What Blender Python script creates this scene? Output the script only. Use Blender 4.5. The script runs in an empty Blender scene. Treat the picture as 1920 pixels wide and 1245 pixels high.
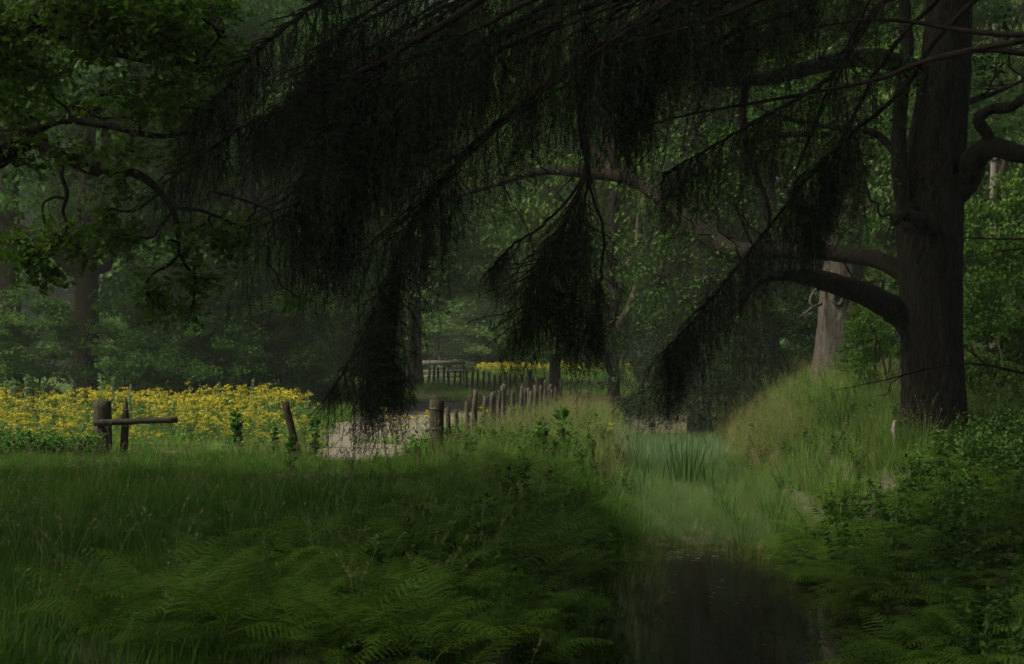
import bpy, math
import numpy as np
from mathutils import Vector
C = bpy.context.scene.collection
SC = bpy.context.scene
R = math.radians
F, HY, CH = 2600.0, 692.0, 1.68          # focal length in photo pixels, horizon row, eye height

# ------------------------------------------------------------------ camera
cam_d = bpy.data.cameras.new('camera')
cam = bpy.data.objects.new('camera', cam_d); C.objects.link(cam)
cam.location = (0, 0, CH); cam.rotation_euler = (R(90), 0, 0)
cam_d.sensor_width = 36; cam_d.lens = 36*F/1920; cam_d.shift_y = (HY-622.5)/1920
cam_d.clip_start = 0.1; cam_d.clip_end = 1000
cam_d.dof.use_dof = True; cam_d.dof.focus_distance = 22; cam_d.dof.aperture_fstop = 9.0
SC.camera = cam
# ------------------------------------------------------------------ sky, sun, exposure
SUN_AZ, SUN_EL = R(-112), R(50)
w = bpy.data.worlds.new('World'); SC.world = w; w.use_nodes = True
nt = w.node_tree; bg = nt.nodes['Background']
sky = nt.nodes.new('ShaderNodeTexSky'); sky.sky_type = 'NISHITA'; sky.sun_disc = False
sky.sun_elevation = SUN_EL; sky.sun_rotation = SUN_AZ; sky.dust_density = 8.0; sky.air_density = 0.5; sky.ozone_density = 0.3
nt.links.new(sky.outputs[0], bg.inputs[0]); bg.inputs[1].default_value = 0.05
sl = bpy.data.lights.new('sun', 'SUN'); sl.energy = 1.5; sl.angle = R(18); sl.color = (1, .93, .78)
so = bpy.data.objects.new('sun', sl); C.objects.link(so)
so.rotation_euler = Vector((math.sin(SUN_AZ)*math.cos(SUN_EL), math.cos(SUN_AZ)*math.cos(SUN_EL), math.sin(SUN_EL))).to_track_quat('Z', 'Y').to_euler()
so.location = (0, 0, 60)
vs = SC.view_settings; vs.view_transform = 'Standard'; vs.look = 'None'; vs.gamma = 1; vs.exposure = 1.38
vs.use_curve_mapping = False
SC.render.engine = 'CYCLES'
cy = SC.cycles
cy.use_denoising = True; cy.max_bounces = 5; cy.diffuse_bounces = 4; cy.glossy_bounces = 2
cy.transmission_bounces = 3; cy.volume_bounces = 0; cy.transparent_max_bounces = 4
cy.use_adaptive_sampling = True; cy.adaptive_threshold = .017; cy.adaptive_min_samples = 16
cy.caustics_reflective = False; cy.caustics_refractive = False
HAZE = 0.0007

# ------------------------------------------------------------------ helpers
def P(px, py, d):                        # a place in the world from where it shows and how far off it is
    return np.array([(px-960)/F*d, d, CH-(py-HY)/F*d])

def tag(o, label=None, cat=None, group=None, kind=None):
    for k, v in (('label', label), ('category', cat), ('group', group), ('kind', kind)):
        if v: o[k] = v
    return o

def empty(name, loc, label, cat, group=None):
    o = bpy.data.objects.new(name, None); C.objects.link(o); o.location = tuple(float(a) for a in loc)
    o.empty_display_size = 0.2
    return tag(o, label, cat, group)

def mesh(name, V, T, mats, midx=None, var=None, smooth=False):
    V = np.asarray(V, np.float32); T = np.asarray(T, np.int32)
    m = bpy.data.meshes.new(name)
    k = T.shape[1]
    m.vertices.add(len(V)); m.vertices.foreach_set('co', V.ravel())
    m.loops.add(T.size); m.loops.foreach_set('vertex_index', T.ravel())
    m.polygons.add(len(T)); m.polygons.foreach_set('loop_start', np.arange(len(T), dtype=np.int32)*k)
    for x in (mats if isinstance(mats, (list, tuple)) else [mats]): m.materials.append(x)
    if midx is not None: m.polygons.foreach_set('material_index', np.asarray(midx, np.int32))
    if smooth: m.polygons.foreach_set('use_smooth', np.ones(len(T), bool))
    if var is not None:
        a = m.attributes.new('var', 'FLOAT', 'POINT'); a.data.foreach_set('value', np.asarray(var, np.float32))
    m.update(); m.validate()
    return m

def obj(name, m, parent=None, loc=None, link=True):
    o = bpy.data.objects.new(name, m)
    if link: C.objects.link(o)
    if parent is not None: o.parent = parent
    if loc is not None: o.location = tuple(float(a) for a in loc)
    return o

class MB:                                # collects vertices, triangles, material slots and a per-vertex variation value
    def __init__(s): s.V, s.T, s.M, s.A, s.n = [], [], [], [], 0
    def add(s, V, T, mi=0, var=0.5):
        V = np.asarray(V, float); T = np.asarray(T, int)
        if T.shape[1] == 4: T = np.concatenate([T[:, [0, 1, 2]], T[:, [0, 2, 3]]])
        s.V.append(V); s.T.append(T+s.n); s.M.append(np.full(len(T), mi))
        s.A.append(np.broadcast_to(np.asarray(var, float), (len(V),)).copy()); s.n += len(V)
    def mesh(s, name, mats, smooth=False, off=None):
        V = np.concatenate(s.V)
        if off is not None: V = V-np.asarray(off)
        return mesh(name, V, np.concatenate(s.T), mats, np.concatenate(s.M), np.concatenate(s.A), smooth)

def unit(v): return v/np.maximum(np.linalg.norm(v, axis=-1, keepdims=True), 1e-9)

def spline(pts, n):                      # Catmull-Rom through pts
    p = np.asarray(pts, float); p = np.vstack([2*p[0]-p[1], p, 2*p[-1]-p[-2]])
    t = np.linspace(0, len(p)-3-1e-6, n); i = t.astype(int); u = (t-i)[:, None]
    a, b, c, d = p[i], p[i+1], p[i+2], p[i+3]
    return .5*((2*b)+(c-a)*u+(2*a-5*b+4*c-d)*u*u+(3*b-a-3*c+d)*u**3)

def tube(path, rad, sides=6, rough=0.0, rng=None, cap=True, ridges=None):
    path = np.asarray(path, float); n = len(path); rad = np.broadcast_to(np.asarray(rad, float), (n,))
    t = unit(np.gradient(path, axis=0))
    ref = np.array([0., 0, 1]) if abs(t[:, 2]).mean() < .75 else np.array([0., 1, 0])
    x = unit(np.cross(t, ref)); y = np.cross(t, x)
    a = np.linspace(0, 2*math.pi, sides, endpoint=False)
    rr = np.repeat(rad[:, None], sides, 1)
    if ridges is not None: rr = rr*ridges(a[None, :], np.arange(n)[:, None]/n)
    if rough and rng is not None: rr = rr*(1+rough*rng.standard_normal(rr.shape))
    V = path[:, None]+rr[..., None]*(np.cos(a)[None, :, None]*x[:, None]+np.sin(a)[None, :, None]*y[:, None])
    V = V.reshape(-1, 3); i = np.arange(n-1)[:, None]*sides; j = np.arange(sides)[None]; k = (j+1) % sides
    Q = np.stack([i+j, i+k, i+sides+k, i+sides+j], -1).reshape(-1, 4)
    T = np.concatenate([Q[:, [0, 1, 2]], Q[:, [0, 2, 3]]])
    if cap:
        V = np.vstack([V, path[0], path[-1]]); b = n*sides
        j = np.arange(sides); k = (j+1) % sides
        T = np.concatenate([T, np.stack([k, j, np.full(sides, b)], 1), np.stack([(n-1)*sides+j, (n-1)*sides+k, np.full(sides, b+1)], 1)])
    return V, T

def wiggle(a, b, n, amp, rng):
    a, b = np.asarray(a, float), np.asarray(b, float); L = np.linalg.norm(b-a)
    t = np.linspace(0, 1, n)[:, None]
    w_ = np.cumsum(rng.standard_normal((n, 3)), 0); w_ -= w_[0]+(w_[-1]-w_[0])*t
    return a+(b-a)*t+w_*amp*L/math.sqrt(n)

# leaf templates: x along the leaf, y across, z normal
def fan(out):
    out = np.array(out, float); n = len(out)
    V = np.vstack([[.5, 0, -.05], np.c_[out, np.abs(out[:, 1])*.35]])
    return V, np.stack([np.zeros(n, int), 1+np.arange(n), 1+(np.arange(n)+1) % n], 1)
OAK = fan([(0, 0), (.28, .2), (.42, .12), (.64, .29), (.8, .17), (1, 0), (.8, -.17), (.64, -.29), (.42, -.12), (.28, -.2)])
OVAL = fan([(0, 0), (.3, .26), (.7, .2), (1, 0), (.7, -.2), (.3, -.26)])
DIA = (np.array([[0, 0, 0], [.45, .32, .1], [1, 0, 0], [.45, -.32, .1]], float), np.array([[0, 1, 2], [0, 2, 3]]))

def leaves(cen, size, tmpl, rng, up=.7, droop=.25, out=None):
    N = len(cen); tv, tt = tmpl
    nrm = rng.standard_normal((N, 3)); nrm[:, 2] = np.abs(nrm[:, 2])*.6+up; nrm = unit(nrm)
    x = rng.standard_normal((N, 3)); x[:, 2] -= droop*2
    if out is not None: x = x+out
    x = unit(x-nrm*(x*nrm).sum(1, keepdims=True)); y = np.cross(nrm, x)
    s = (np.broadcast_to(size, (N,))*rng.uniform(.65, 1.2, N))[:, None, None]
    V = cen[:, None]+s*(tv[None, :, 0:1]*x[:, None]+tv[None, :, 1:2]*y[:, None]+tv[None, :, 2:3]*nrm[:, None])
    T = (tt[None]+(np.arange(N)*len(tv))[:, None, None]).reshape(-1, 3)
    return V.reshape(-1, 3), T, np.repeat(rng.random(N), len(tv))

def ball(n, rng):
    return unit(rng.standard_normal((n, 3)))*(rng.random((n, 1))**(1/2.4))

# ------------------------------------------------------------------ materials
def nodes(name):
    m = bpy.data.materials.new(name); m.use_nodes = True
    t = m.node_tree; b = t.nodes['Principled BSDF']
    return m, t, b
def ramp(t, fac, stops):
    r = t.nodes.new('ShaderNodeValToRGB'); e = r.color_ramp.elements
    while len(e) < len(stops): e.new(.5)
    for i, (p, c) in enumerate(stops): e[i].position = p; e[i].color = (*c, 1)
    if fac is not None: t.links.new(fac, r.inputs[0])
    return r.outputs[0]
def noise(t, scale, detail=4, rough=.6, stretch=None, coord='Object'):
    tc = t.nodes.new('ShaderNodeTexCoord'); n = t.nodes.new('ShaderNodeTexNoise')
    n.inputs['Scale'].default_value = scale; n.inputs['Detail'].default_value = detail; n.inputs['Roughness'].default_value = rough
    src = tc.outputs[coord]
    if stretch:
        mp = t.nodes.new('ShaderNodeMapping'); mp.inputs['Scale'].default_value = stretch
        t.links.new(src, mp.inputs[0]); src = mp.outputs[0]
    t.links.new(src, n.inputs['Vector']); return n.outputs[0]
def math_n(t, op, a, b):
    n = t.nodes.new('ShaderNodeMath'); n.operation = op
    for i, v in enumerate((a, b)):
        if hasattr(v, 'links'): t.links.new(v, n.inputs[i])
        else: n.inputs[i].default_value = v
    return n.outputs[0]
def bump(t, b, h, strength, dist):
    n = t.nodes.new('ShaderNodeBump'); n.inputs['Strength'].default_value = strength; n.inputs['Distance'].default_value = dist
    t.links.new(h, n.inputs['Height']); t.links.new(n.outputs[0], b.inputs['Normal'])
def leafmat(name, dark, mid, light, trans=.35, rough=.6, spec=.18, per_object=.4):
    m, t, b = nodes(name)
    at = t.nodes.new('ShaderNodeAttribute'); at.attribute_name = 'var'
    oi = t.nodes.new('ShaderNodeObjectInfo')
    f = math_n(t, 'ADD', math_n(t, 'MULTIPLY', at.outputs['Fac'], 1-per_object), math_n(t, 'MULTIPLY', oi.outputs['Random'], per_object))
    c = ramp(t, f, [(0.05, dark), (.5, mid), (.95, light)])
    t.links.new(c, b.inputs['Base Color']); b.inputs['Roughness'].default_value = rough; b.inputs['Specular IOR Level'].default_value = spec
    if trans:
        tr = t.nodes.new('ShaderNodeBsdfTranslucent'); mx = t.nodes.new('ShaderNodeMixShader'); mx.inputs[0].default_value = trans
        t.links.new(c, tr.inputs[0]); t.links.new(b.outputs[0], mx.inputs[1]); t.links.new(tr.outputs[0], mx.inputs[2])
        t.links.new(mx.outputs[0], t.nodes['Material Output'].inputs[0])
    return m
def barkmat(name, lo, hi, moss, scale=6, depth=.04, moss_amt=.55):
    m, t, b = nodes(name)
    n1 = noise(t, scale, 6, .65, (1, 1, .22)); n2 = noise(t, scale*.35, 3)
    n3 = noise(t, scale*5, 3, .6, (1, 1, .3))
    c = ramp(t, n1, [(.3, lo), (.7, hi)])
    mx = t.nodes.new('ShaderNodeMix'); mx.data_type = 'RGBA'
    t.links.new(ramp(t, n2, [(moss_amt-.1, (0, 0, 0)), (moss_amt+.12, (1, 1, 1))]), mx.inputs[0])
    t.links.new(c, mx.inputs[6]); mx.inputs[7].default_value = (*moss, 1)
    t.links.new(mx.outputs[2], b.inputs['Base Color']); b.inputs['Roughness'].default_value = .9; b.inputs['Specular IOR Level'].default_value = .15
    bump(t, b, math_n(t, 'ADD', n1, math_n(t, 'MULTIPLY', n3, .35)), .9, depth)
    return m
M = {}
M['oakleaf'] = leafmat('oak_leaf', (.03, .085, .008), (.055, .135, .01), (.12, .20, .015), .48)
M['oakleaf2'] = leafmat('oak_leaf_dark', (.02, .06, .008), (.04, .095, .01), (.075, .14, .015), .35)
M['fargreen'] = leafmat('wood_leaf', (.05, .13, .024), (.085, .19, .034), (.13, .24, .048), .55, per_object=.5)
M['midgreen'] = leafmat('shaded_wood_leaf', (.025, .07, .009), (.045, .105, .012), (.075, .14, .017), .4, per_object=.5)  # darker copy of the wood leaf, shade put into its colour
M['palegreen'] = leafmat('pale_leaf', (.07, .14, .03), (.10, .18, .04), (.15, .23, .055), .35)
M['hazel'] = leafmat('hazel_leaf', (.024, .07, .007), (.046, .11, .01), (.085, .16, .016), .42)
M['needle'] = leafmat('spruce_needle', (.008, .022, .006), (.014, .034, .008), (.024, .05, .01), .1, .6)
M['needle2'] = leafmat('far_spruce_needle', (.007, .022, .006), (.012, .032, .008), (.022, .048, .011), .1, .6)
M['grass'] = leafmat('meadow_grass', (.03, .095, .006), (.058, .145, .009), (.095, .19, .016), .4)
M['bankgrass'] = leafmat('bank_grass', (.07, .175, .018), (.12, .24, .03), (.19, .29, .055), .42)
M['drygrass'] = leafmat('dry_grass', (.2, .17, .07), (.28, .23, .10), (.38, .31, .15), .3)
M['mistgrass'] = leafmat('stream_bed_grass', (.09, .155, .05), (.13, .2, .07), (.19, .25, .11), .4)
M['seed'] = leafmat('grass_seedhead', (.15, .18, .06), (.19, .21, .075), (.25, .25, .11), .3)
M['reed'] = leafmat('iris_leaf', (.025, .085, .018), (.04, .115, .022), (.065, .15, .03), .35)
M['horsetail'] = leafmat('horsetail', (.09, .16, .06), (.12, .2, .08), (.16, .25, .11), .3)
M['fern'] = leafmat('bracken', (.045, .11, .008), (.08, .17, .011), (.13, .22, .022), .38, per_object=.6)
M['nettle'] = leafmat('nettle_leaf', (.03, .095, .008), (.05, .145, .011), (.08, .19, .02), .35)
M['bramble'] = leafmat('bramble_leaf', (.025, .075, .008), (.045, .11, .011), (.075, .15, .016), .35, .6, .25)
M['ragleaf'] = leafmat('ragwort_leaf', (.07, .16, .025), (.11, .21, .035), (.16, .27, .055), .35)
M['spike'] = leafmat('spike_leaf', (.13, .22, .10), (.18, .28, .13), (.24, .34, .17), .3)
M['yellow'] = leafmat('yellow_petal', (.37, .31, .01), (.45, .40, .018), (.52, .47, .05), .25, .6)
M['oakbark'] = barkmat('oak_bark', (.006, .005, .004), (.034, .027, .019), (.013, .02, .007), 15, .10, .58)
M['greybark'] = barkmat('grey_bark', (.036, .032, .025), (.098, .088, .068), (.042, .047, .022), 11, .07, .64)
M['farbark'] = barkmat('wood_bark', (.035, .027, .02), (.09, .07, .05), (.06, .07, .03), 4, .05, .6)
M['sprucebark'] = barkmat('spruce_bark', (.01, .008, .006), (.032, .024, .018), (.014, .017, .008), 10, .02, .65)
M['birchbark'] = barkmat('birch_bark', (.13, .12, .1), (.28, .265, .235), (.08, .08, .05), 4, .02, .64)
M['post'] = barkmat('weathered_post', (.018, .015, .01), (.075, .062, .042), (.035, .042, .017), 14, .012, .60)
M['greypost'] = barkmat('silvery_post', (.034, .029, .022), (.095, .08, .06), (.05, .052, .027), 12, .012, .66)
M['darkrail'] = barkmat('dark_rail', (.014, .011, .008), (.05, .04, .027), (.024, .028, .012), 14, .01, .62)
M['board'] = barkmat('grey_board', (.13, .12, .11), (.22, .2, .185), (.15, .15, .12), 8, .01, .68)
M['palestub'] = barkmat('pale_dead_wood', (.2, .17, .13), (.46, .42, .35), (.24, .22, .16), 30, .006, .66)
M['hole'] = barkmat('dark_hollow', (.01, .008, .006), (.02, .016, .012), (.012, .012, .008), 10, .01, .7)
m, t, b = nodes('fence_wire'); b.inputs['Base Color'].default_value = (.10, .085, .07, 1); b.inputs['Metallic'].default_value = .6; b.inputs['Roughness'].default_value = .6; M['wire'] = m
m, t, b = nodes('soil')
c = ramp(t, noise(t, 1.1, 6), [(.35, (.045, .05, .02)), (.65, (.085, .08, .04))]); t.links.new(c, b.inputs['Base Color'])
b.inputs['Roughness'].default_value = 1; bump(t, b, noise(t, 14, 5), .7, .06); M['soil'] = m
m, t, b = nodes('sandy_track')
c = ramp(t, noise(t, .9, 6), [(.3, (.115, .10, .072)), (.55, (.155, .136, .10)), (.75, (.125, .13, .068))]); t.links.new(c, b.inputs['Base Color'])
b.inputs['Roughness'].default_value = 1; bump(t, b, noise(t, 9, 5), .6, .05); M['track'] = m
m, t, b = nodes('stream_water')
b.inputs['Base Color'].default_value = (.014, .013, .007, 1); b.inputs['Roughness'].default_value = .03; b.inputs['IOR'].default_value = 1.33
bump(t, b, noise(t, 2.6, 3, .5, (1, 2.2, 1)), .08, .015); M['water'] = m
m, t, b = nodes('floating_scum'); b.inputs['Base Color'].default_value = (.17, .18, .11, 1); b.inputs['Roughness'].default_value = .5; M['scum'] = m

# ------------------------------------------------------------------ terrain
ZW = -0.95
def sx(y): return 1.92+0.093*(np.asarray(y, float)-12.2)
def sstep(a, b, x):
    t = np.clip((np.asarray(x, float)-a)/(b-a), 0, 1); return t*t*(3-2*t)
def fnoise(x, y):
    return .5*np.sin(x*1.7+y*.9)+.3*np.sin(x*3.1-y*2.3+1)+.2*np.sin(x*5.3+y*4.7+2)
def gh(x, y):
    x = np.asarray(x, float); y = np.asarray(y, float)
    u = x-sx(y)
    far = 1.15*sstep(58, 120, y)
    left = .05*fnoise(x*.6, y*.6)+far
    hr = np.interp(y, [0, 12, 24, 32, 40, 60, 300], [-.25, -.12, .45, 1.05, 1.42, 1.7, 2.4])+.06*fnoise(x, y)
    bed = np.interp(y, [0, 19.2, 21.0, 42, 55, 300], [-1.35, -1.35, -.9, -.8, -.2, 1.2])+.04*fnoise(x*2, y*2)
    hw = np.interp(y, [0, 12, 20, 44, 60], [.85, .85, 1.08, 1.0, .8])
    l = bed+(left-bed)*sstep(hw*.85, hw+1.25, -u)
    rw = hw+np.interp(y, [0, 16, 24, 40, 300], [2.9, 2.9, 3.0, 3.9, 4.0])
    q_ = np.clip((u-hw*.9)/(rw-hw*.9), 0, 1); r = bed+(hr-bed)*(.72*q_*q_*(3-2*q_)+.28*q_)
    r = np.where(u > rw, r+.06*np.clip(u-rw, 0, 20), r)
    return np.where(u < 0, l, r)
def gz(x, y): return float(gh(x, y))
gx = np.unique(np.r_[np.linspace(-260, -40, 23), np.linspace(-40, -14, 27), np.arange(-14, 16, .25), np.linspace(16, 40, 25), np.linspace(40, 260, 23)])
gy = np.unique(np.r_[np.linspace(-40, 4, 12), np.arange(4, 50, .25), np.linspace(50, 130, 80), np.linspace(130, 260, 14)])
X, Y = np.meshgrid(gx, gy); V = np.stack([X, Y, gh(X, Y)], -1).reshape(-1, 3); nx = len(gx)
i = np.arange(len(gy)-1)[:, None]*nx+np.arange(nx-1)[None]
tag(obj('ground', mesh('ground', V, np.stack([i, i+1, i+nx+1, i+nx], -1).reshape(-1, 4), M['soil'], smooth=True)), kind='structure')
# stream
ys = np.arange(-6, 24.01, .5); us = np.linspace(-2.2, 2.2, 23)
X = sx(ys)[:, None]+us[None]; V = np.stack([X, np.repeat(ys[:, None], 23, 1), np.full(X.shape, ZW)], -1).reshape(-1, 3)
i = np.arange(len(ys)-1)[:, None]*23+np.arange(22)[None]
tag(obj('water', mesh('water', V, np.stack([i, i+1, i+24, i+23], -1).reshape(-1, 4), M['water'], smooth=True)), kind='structure')
# bare sandy track in the paddock behind the fence
ys = np.linspace(25.6, 66, 90); k = 25
pl = np.interp(ys, [25.6, 29, 40, 66], [-3.7, -4.1, -5.3, -5.8]); pr = np.interp(ys, [25.6, 30, 40, 66], [-1.9, -1.7, -1.0, 1.0])
s = np.linspace(0, 1, k)
X = pl[:, None]+(pr-pl)[:, None]*s+.25*np.sin(ys*1.3)[:, None]; Y = np.repeat(ys[:, None], k, 1)
V = np.stack([X, Y, gh(X, Y)+.02], -1).reshape(-1, 3); i = np.arange(len(ys)-1)[:, None]*k+np.arange(k-1)[None]
tag(obj('path', mesh('path', V, np.stack([i, i+1, i+k+1, i+k], -1).reshape(-1, 4), M['track'], smooth=True)), kind='structure')
def on_track(x, y):
    l = np.interp(y, [25.6, 29, 40, 66], [-3.7, -4.1, -5.3, -5.8])+.25*np.sin(y*1.3); r = np.interp(y, [25.6, 30, 40, 66], [-1.9, -1.7, -1.0, 1.0])+.25*np.sin(y*1.3)
    return (y > 25.6) & (y < 66) & (x > l) & (x < r)

# ------------------------------------------------------------------ scatter for uncountable ground cover
def scatter(name, pts, sources, label, cat, rng, smin=.7, smax=1.3, tilt=.12, scale=None):
    n = len(pts); me = bpy.data.meshes.new(name)
    me.vertices.add(n); me.vertices.foreach_set('co', np.asarray(pts, np.float32).ravel())
    rot = np.stack([rng.normal(0, tilt, n), rng.normal(0, tilt, n), rng.uniform(0, 6.283, n)], 1).astype(np.float32)
    a = me.attributes.new('rot', 'FLOAT_VECTOR', 'POINT'); a.data.foreach_set('vector', rot.ravel())
    sc = (rng.uniform(smin, smax, n)*(1 if scale is None else scale(pts) if callable(scale) else scale)).astype(np.float32)
    a = me.attributes.new('sca', 'FLOAT', 'POINT'); a.data.foreach_set('value', sc)
    a = me.attributes.new('pick', 'INT', 'POINT'); a.data.foreach_set('value', rng.integers(0, len(sources), n).astype(np.int32))
    col = bpy.data.collections.new(name+'_kinds')
    for q, s_ in enumerate(sources):
        col.objects.link(obj('%s_kind_%02d' % (name, q), s_, link=False))
    g = bpy.data.node_groups.new(name, 'GeometryNodeTree')
    g.interface.new_socket('Geometry', in_out='INPUT', socket_type='NodeSocketGeometry')
    g.interface.new_socket('Geometry', in_out='OUTPUT', socket_type='NodeSocketGeometry')
    N = g.nodes.new; gi, go = N('NodeGroupInput'), N('NodeGroupOutput')
    ip, ci = N('GeometryNodeInstanceOnPoints'), N('GeometryNodeCollectionInfo')
    ci.inputs['Collection'].default_value = col; ci.inputs['Separate Children'].default_value = True; ci.inputs['Reset Children'].default_value = True
    def attr(nm, ty):
        q = N('GeometryNodeInputNamedAttribute'); q.data_type = ty; q.inputs[0].default_value = nm; return q.outputs[0]
    L = g.links.new
    L(gi.outputs[0], ip.inputs['Points']); L(ci.outputs[0], ip.inputs['Instance']); ip.inputs['Pick Instance'].default_value = True
    L(attr('pick', 'INT'), ip.inputs['Instance Index']); L(attr('sca', 'FLOAT'), ip.inputs['Scale'])
    er = N('FunctionNodeEulerToRotation'); L(attr('rot', 'FLOAT_VECTOR'), er.inputs[0]); L(er.outputs[0], ip.inputs['Rotation'])
    L(ip.outputs[0], go.inputs[0])
    o = obj(name, me); md = o.modifiers.new('scatter', 'NODES'); md.node_group = g
    return tag(o, label, cat, kind='stuff')

def blade(mb, base, az, L_, wd, lean, curl, rng, mi=0, n=3, var=None):
    t = np.linspace(0, 1, n+1); h = L_*(t-.18*curl*t*t); o = L_*(lean*t+curl*.55*t*t)
    d = np.array([math.cos(az), math.sin(az)]); p = np.array([-d[1], d[0]])
    c = np.c_[base[0]+o*d[0], base[1]+o*d[1], base[2]+h]; wv = wd*(1-t**1.6)*.5
    V = np.empty((2*n+1, 3)); V[0:2*n:2, :2] = c[:n, :2]+p*wv[:n, None]; V[1:2*n:2, :2] = c[:n, :2]-p*wv[:n, None]
    V[0:2*n:2, 2] = c[:n, 2]; V[1:2*n:2, 2] = c[:n, 2]; V[-1] = c[-1]
    T = []
    for q in range(n-1): T += [(2*q, 2*q+1, 2*q+3), (2*q, 2*q+3, 2*q+2)]
    T.append((2*n-2, 2*n-1, 2*n)); mb.add(V, T, mi, rng.random() if var is None else var)
def tuft(seed, nb, L_, wd, spread, lean, mats, heads=0, headmat=1, dry=0):
    rng = np.random.default_rng(seed); mb = MB()
    for q in range(nb):
        a = rng.uniform(0, 6.283); r = spread*math.sqrt(rng.random())
        blade(mb, (r*math.cos(a), r*math.sin(a), -.03), a+rng.normal(0, .8), L_*rng.uniform(.5, 1.15), wd*rng.uniform(.6, 1.3),
              abs(rng.normal(0, lean)), rng.uniform(0, .8), rng, 1 if rng.random() < dry else 0)
    for q in range(heads):                       # thin stalks with a plume
        a = rng.uniform(0, 6.283); r = spread*math.sqrt(rng.random()); H = L_*rng.uniform(1.0, 1.5); le = abs(rng.normal(.1, .12))
        p0 = np.array([r*math.cos(a), r*math.sin(a), 0]); d = np.array([math.cos(a), math.sin(a), 0])
        t_ = np.linspace(0, 1, 5)[:, None]; path = p0+t_*np.array([0, 0, H])+d*H*(le*t_+.22*t_**3)
        mb.add(*tube(path, [.0022, .002, .0018, .0015, .001], 3, cap=False), headmat, rng.random())
        tv, tt, va = leaves(path[3]+(path[4]-path[3])*rng.random((9, 1))*1.05, .026, DIA, rng, .1, -.6, unit(path[4]-path[3])*2)
        mb.add(tv, tt, headmat, va)
    return mb.mesh('grass_tuft', mats)
def in_view(x, y, m=60):
    px = 960+F*x/np.maximum(y, .1); return (px > -m-200) & (px < 1920+m+200) & (y > 6.5)
def rand_area(n, x0, x1, y0, y1, rng, keep):
    x = rng.uniform(x0, x1, n); y = rng.uniform(y0, y1, n); k = keep(x, y) & in_view(x, y)
    x, y = x[k], y[k]; return np.c_[x, y, gh(x, y)]

# ------------------------------------------------------------------ trees
def crown_mesh(seed, Rr, H, ncl, nl, ls, mat, tmpl=DIA, low=0.0, droop=.25):
    """leaf clumps through an egg-shaped volume, z from 0 to H"""
    rng = np.random.default_rng(seed); mb = MB(); cs = []
    for q in range(ncl):
        z = rng.beta(1.5, 1.4); prof = math.sin(math.pi*(z*.82+.16+low*(1-z)*.25))**.6
        a = rng.uniform(0, 6.283); r = Rr*prof*rng.uniform(.25, 1)**.6
        c = np.array([r*math.cos(a), r*math.sin(a), z*H]); cr = Rr*rng.uniform(.16, .34)
        u = ball(nl, rng); u[:, 2] = np.where(u[:, 2] < -.2, u[:, 2]*.4, u[:, 2])
        pts = c+u*cr*np.array([1, 1, .62])
        mb.add(*[z_ for z_ in leaves(pts, ls, tmpl, rng, .6, droop)][:2], 0, np.repeat(np.clip(rng.random(nl)*.75+rng.normal(0, .18)+.12, 0, 1), len(tmpl[0])))
        cs.append((c, cr))
    return mb.mesh('crown', [mat]), cs
def limb_mesh(cs, seed, H, r0, mat, zc0, n=14):
    rng = np.random.default_rng(seed); mb = MB()
    for c, cr in cs[:n]:
        a = np.array([0, 0, max(.2, c[2]-H*rng.uniform(.15, .35))+zc0*0]); a[2] = max(a[2]-1, 0)
        mb.add(*tube(wiggle(a, c, 8, .12, rng), np.linspace(r0*.35, r0*.06, 8), 5), 0)
    return mb.mesh('limbs', [mat], True)
CROWNS = []
def build_crowns():
    for q in range(5):
        CROWNS.append(crown_mesh(100+q, 5.0, 11.0, 105, 330, .18, M['fargreen'], low=.5))
build_crowns()
LIMBS = [limb_mesh(CROWNS[q][1], 300+q, 11, .45, M['farbark'], 0) for q in range(5)]
def trunk_mesh(r, h, seed, mat, sides=14, lean=0.02, flare=.45):
    rng = np.random.default_rng(seed); n = 16; t_ = np.linspace(0, 1, n)
    p = np.c_[np.cumsum(rng.normal(0, lean*h/n, n)), np.cumsum(rng.normal(0, lean*h/n, n)), -.3+t_*(h+.3)]; p[:, :2] -= p[0, :2]
    rad = r*(1-.55*t_)*(1+flare*np.exp(-t_*h/(.9*r+.3)))
    V_, T_ = tube(p, rad, sides, .03, rng); mb = MB(); mb.add(V_, T_); return mb.mesh('trunk', [mat], True)
def wood_tree(name, px, d, h, cr, tr, cbase, kind, label, group, mat=None, bark='farbark', cz=None):
    x = (px-960)/F*d; z = gz(x, d); e = empty(name, (x, d, z), label, 'tree', group)
    obj('trunk', trunk_mesh(tr, h*.8, int(abs(px)*7+d), M[bark]), e)
    s = cr/5.0; sz = (h-cbase)/11.0
    c = obj('crown', CROWNS[kind][0], e, (0, 0, cbase)); c.scale = (s, s, sz); c.rotation_euler[2] = px*.7
    l = obj('limbs', LIMBS[kind], e, (0, 0, cbase)); l.scale = (s, s, sz); l.rotation_euler[2] = px*.7
    if mat:
        for q in (c,):
            q.material_slots[0].link = 'OBJECT'; q.material_slots[0].material = M[mat]
    return e
G1 = 'hazy broadleaf trees along the wood edge'
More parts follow.
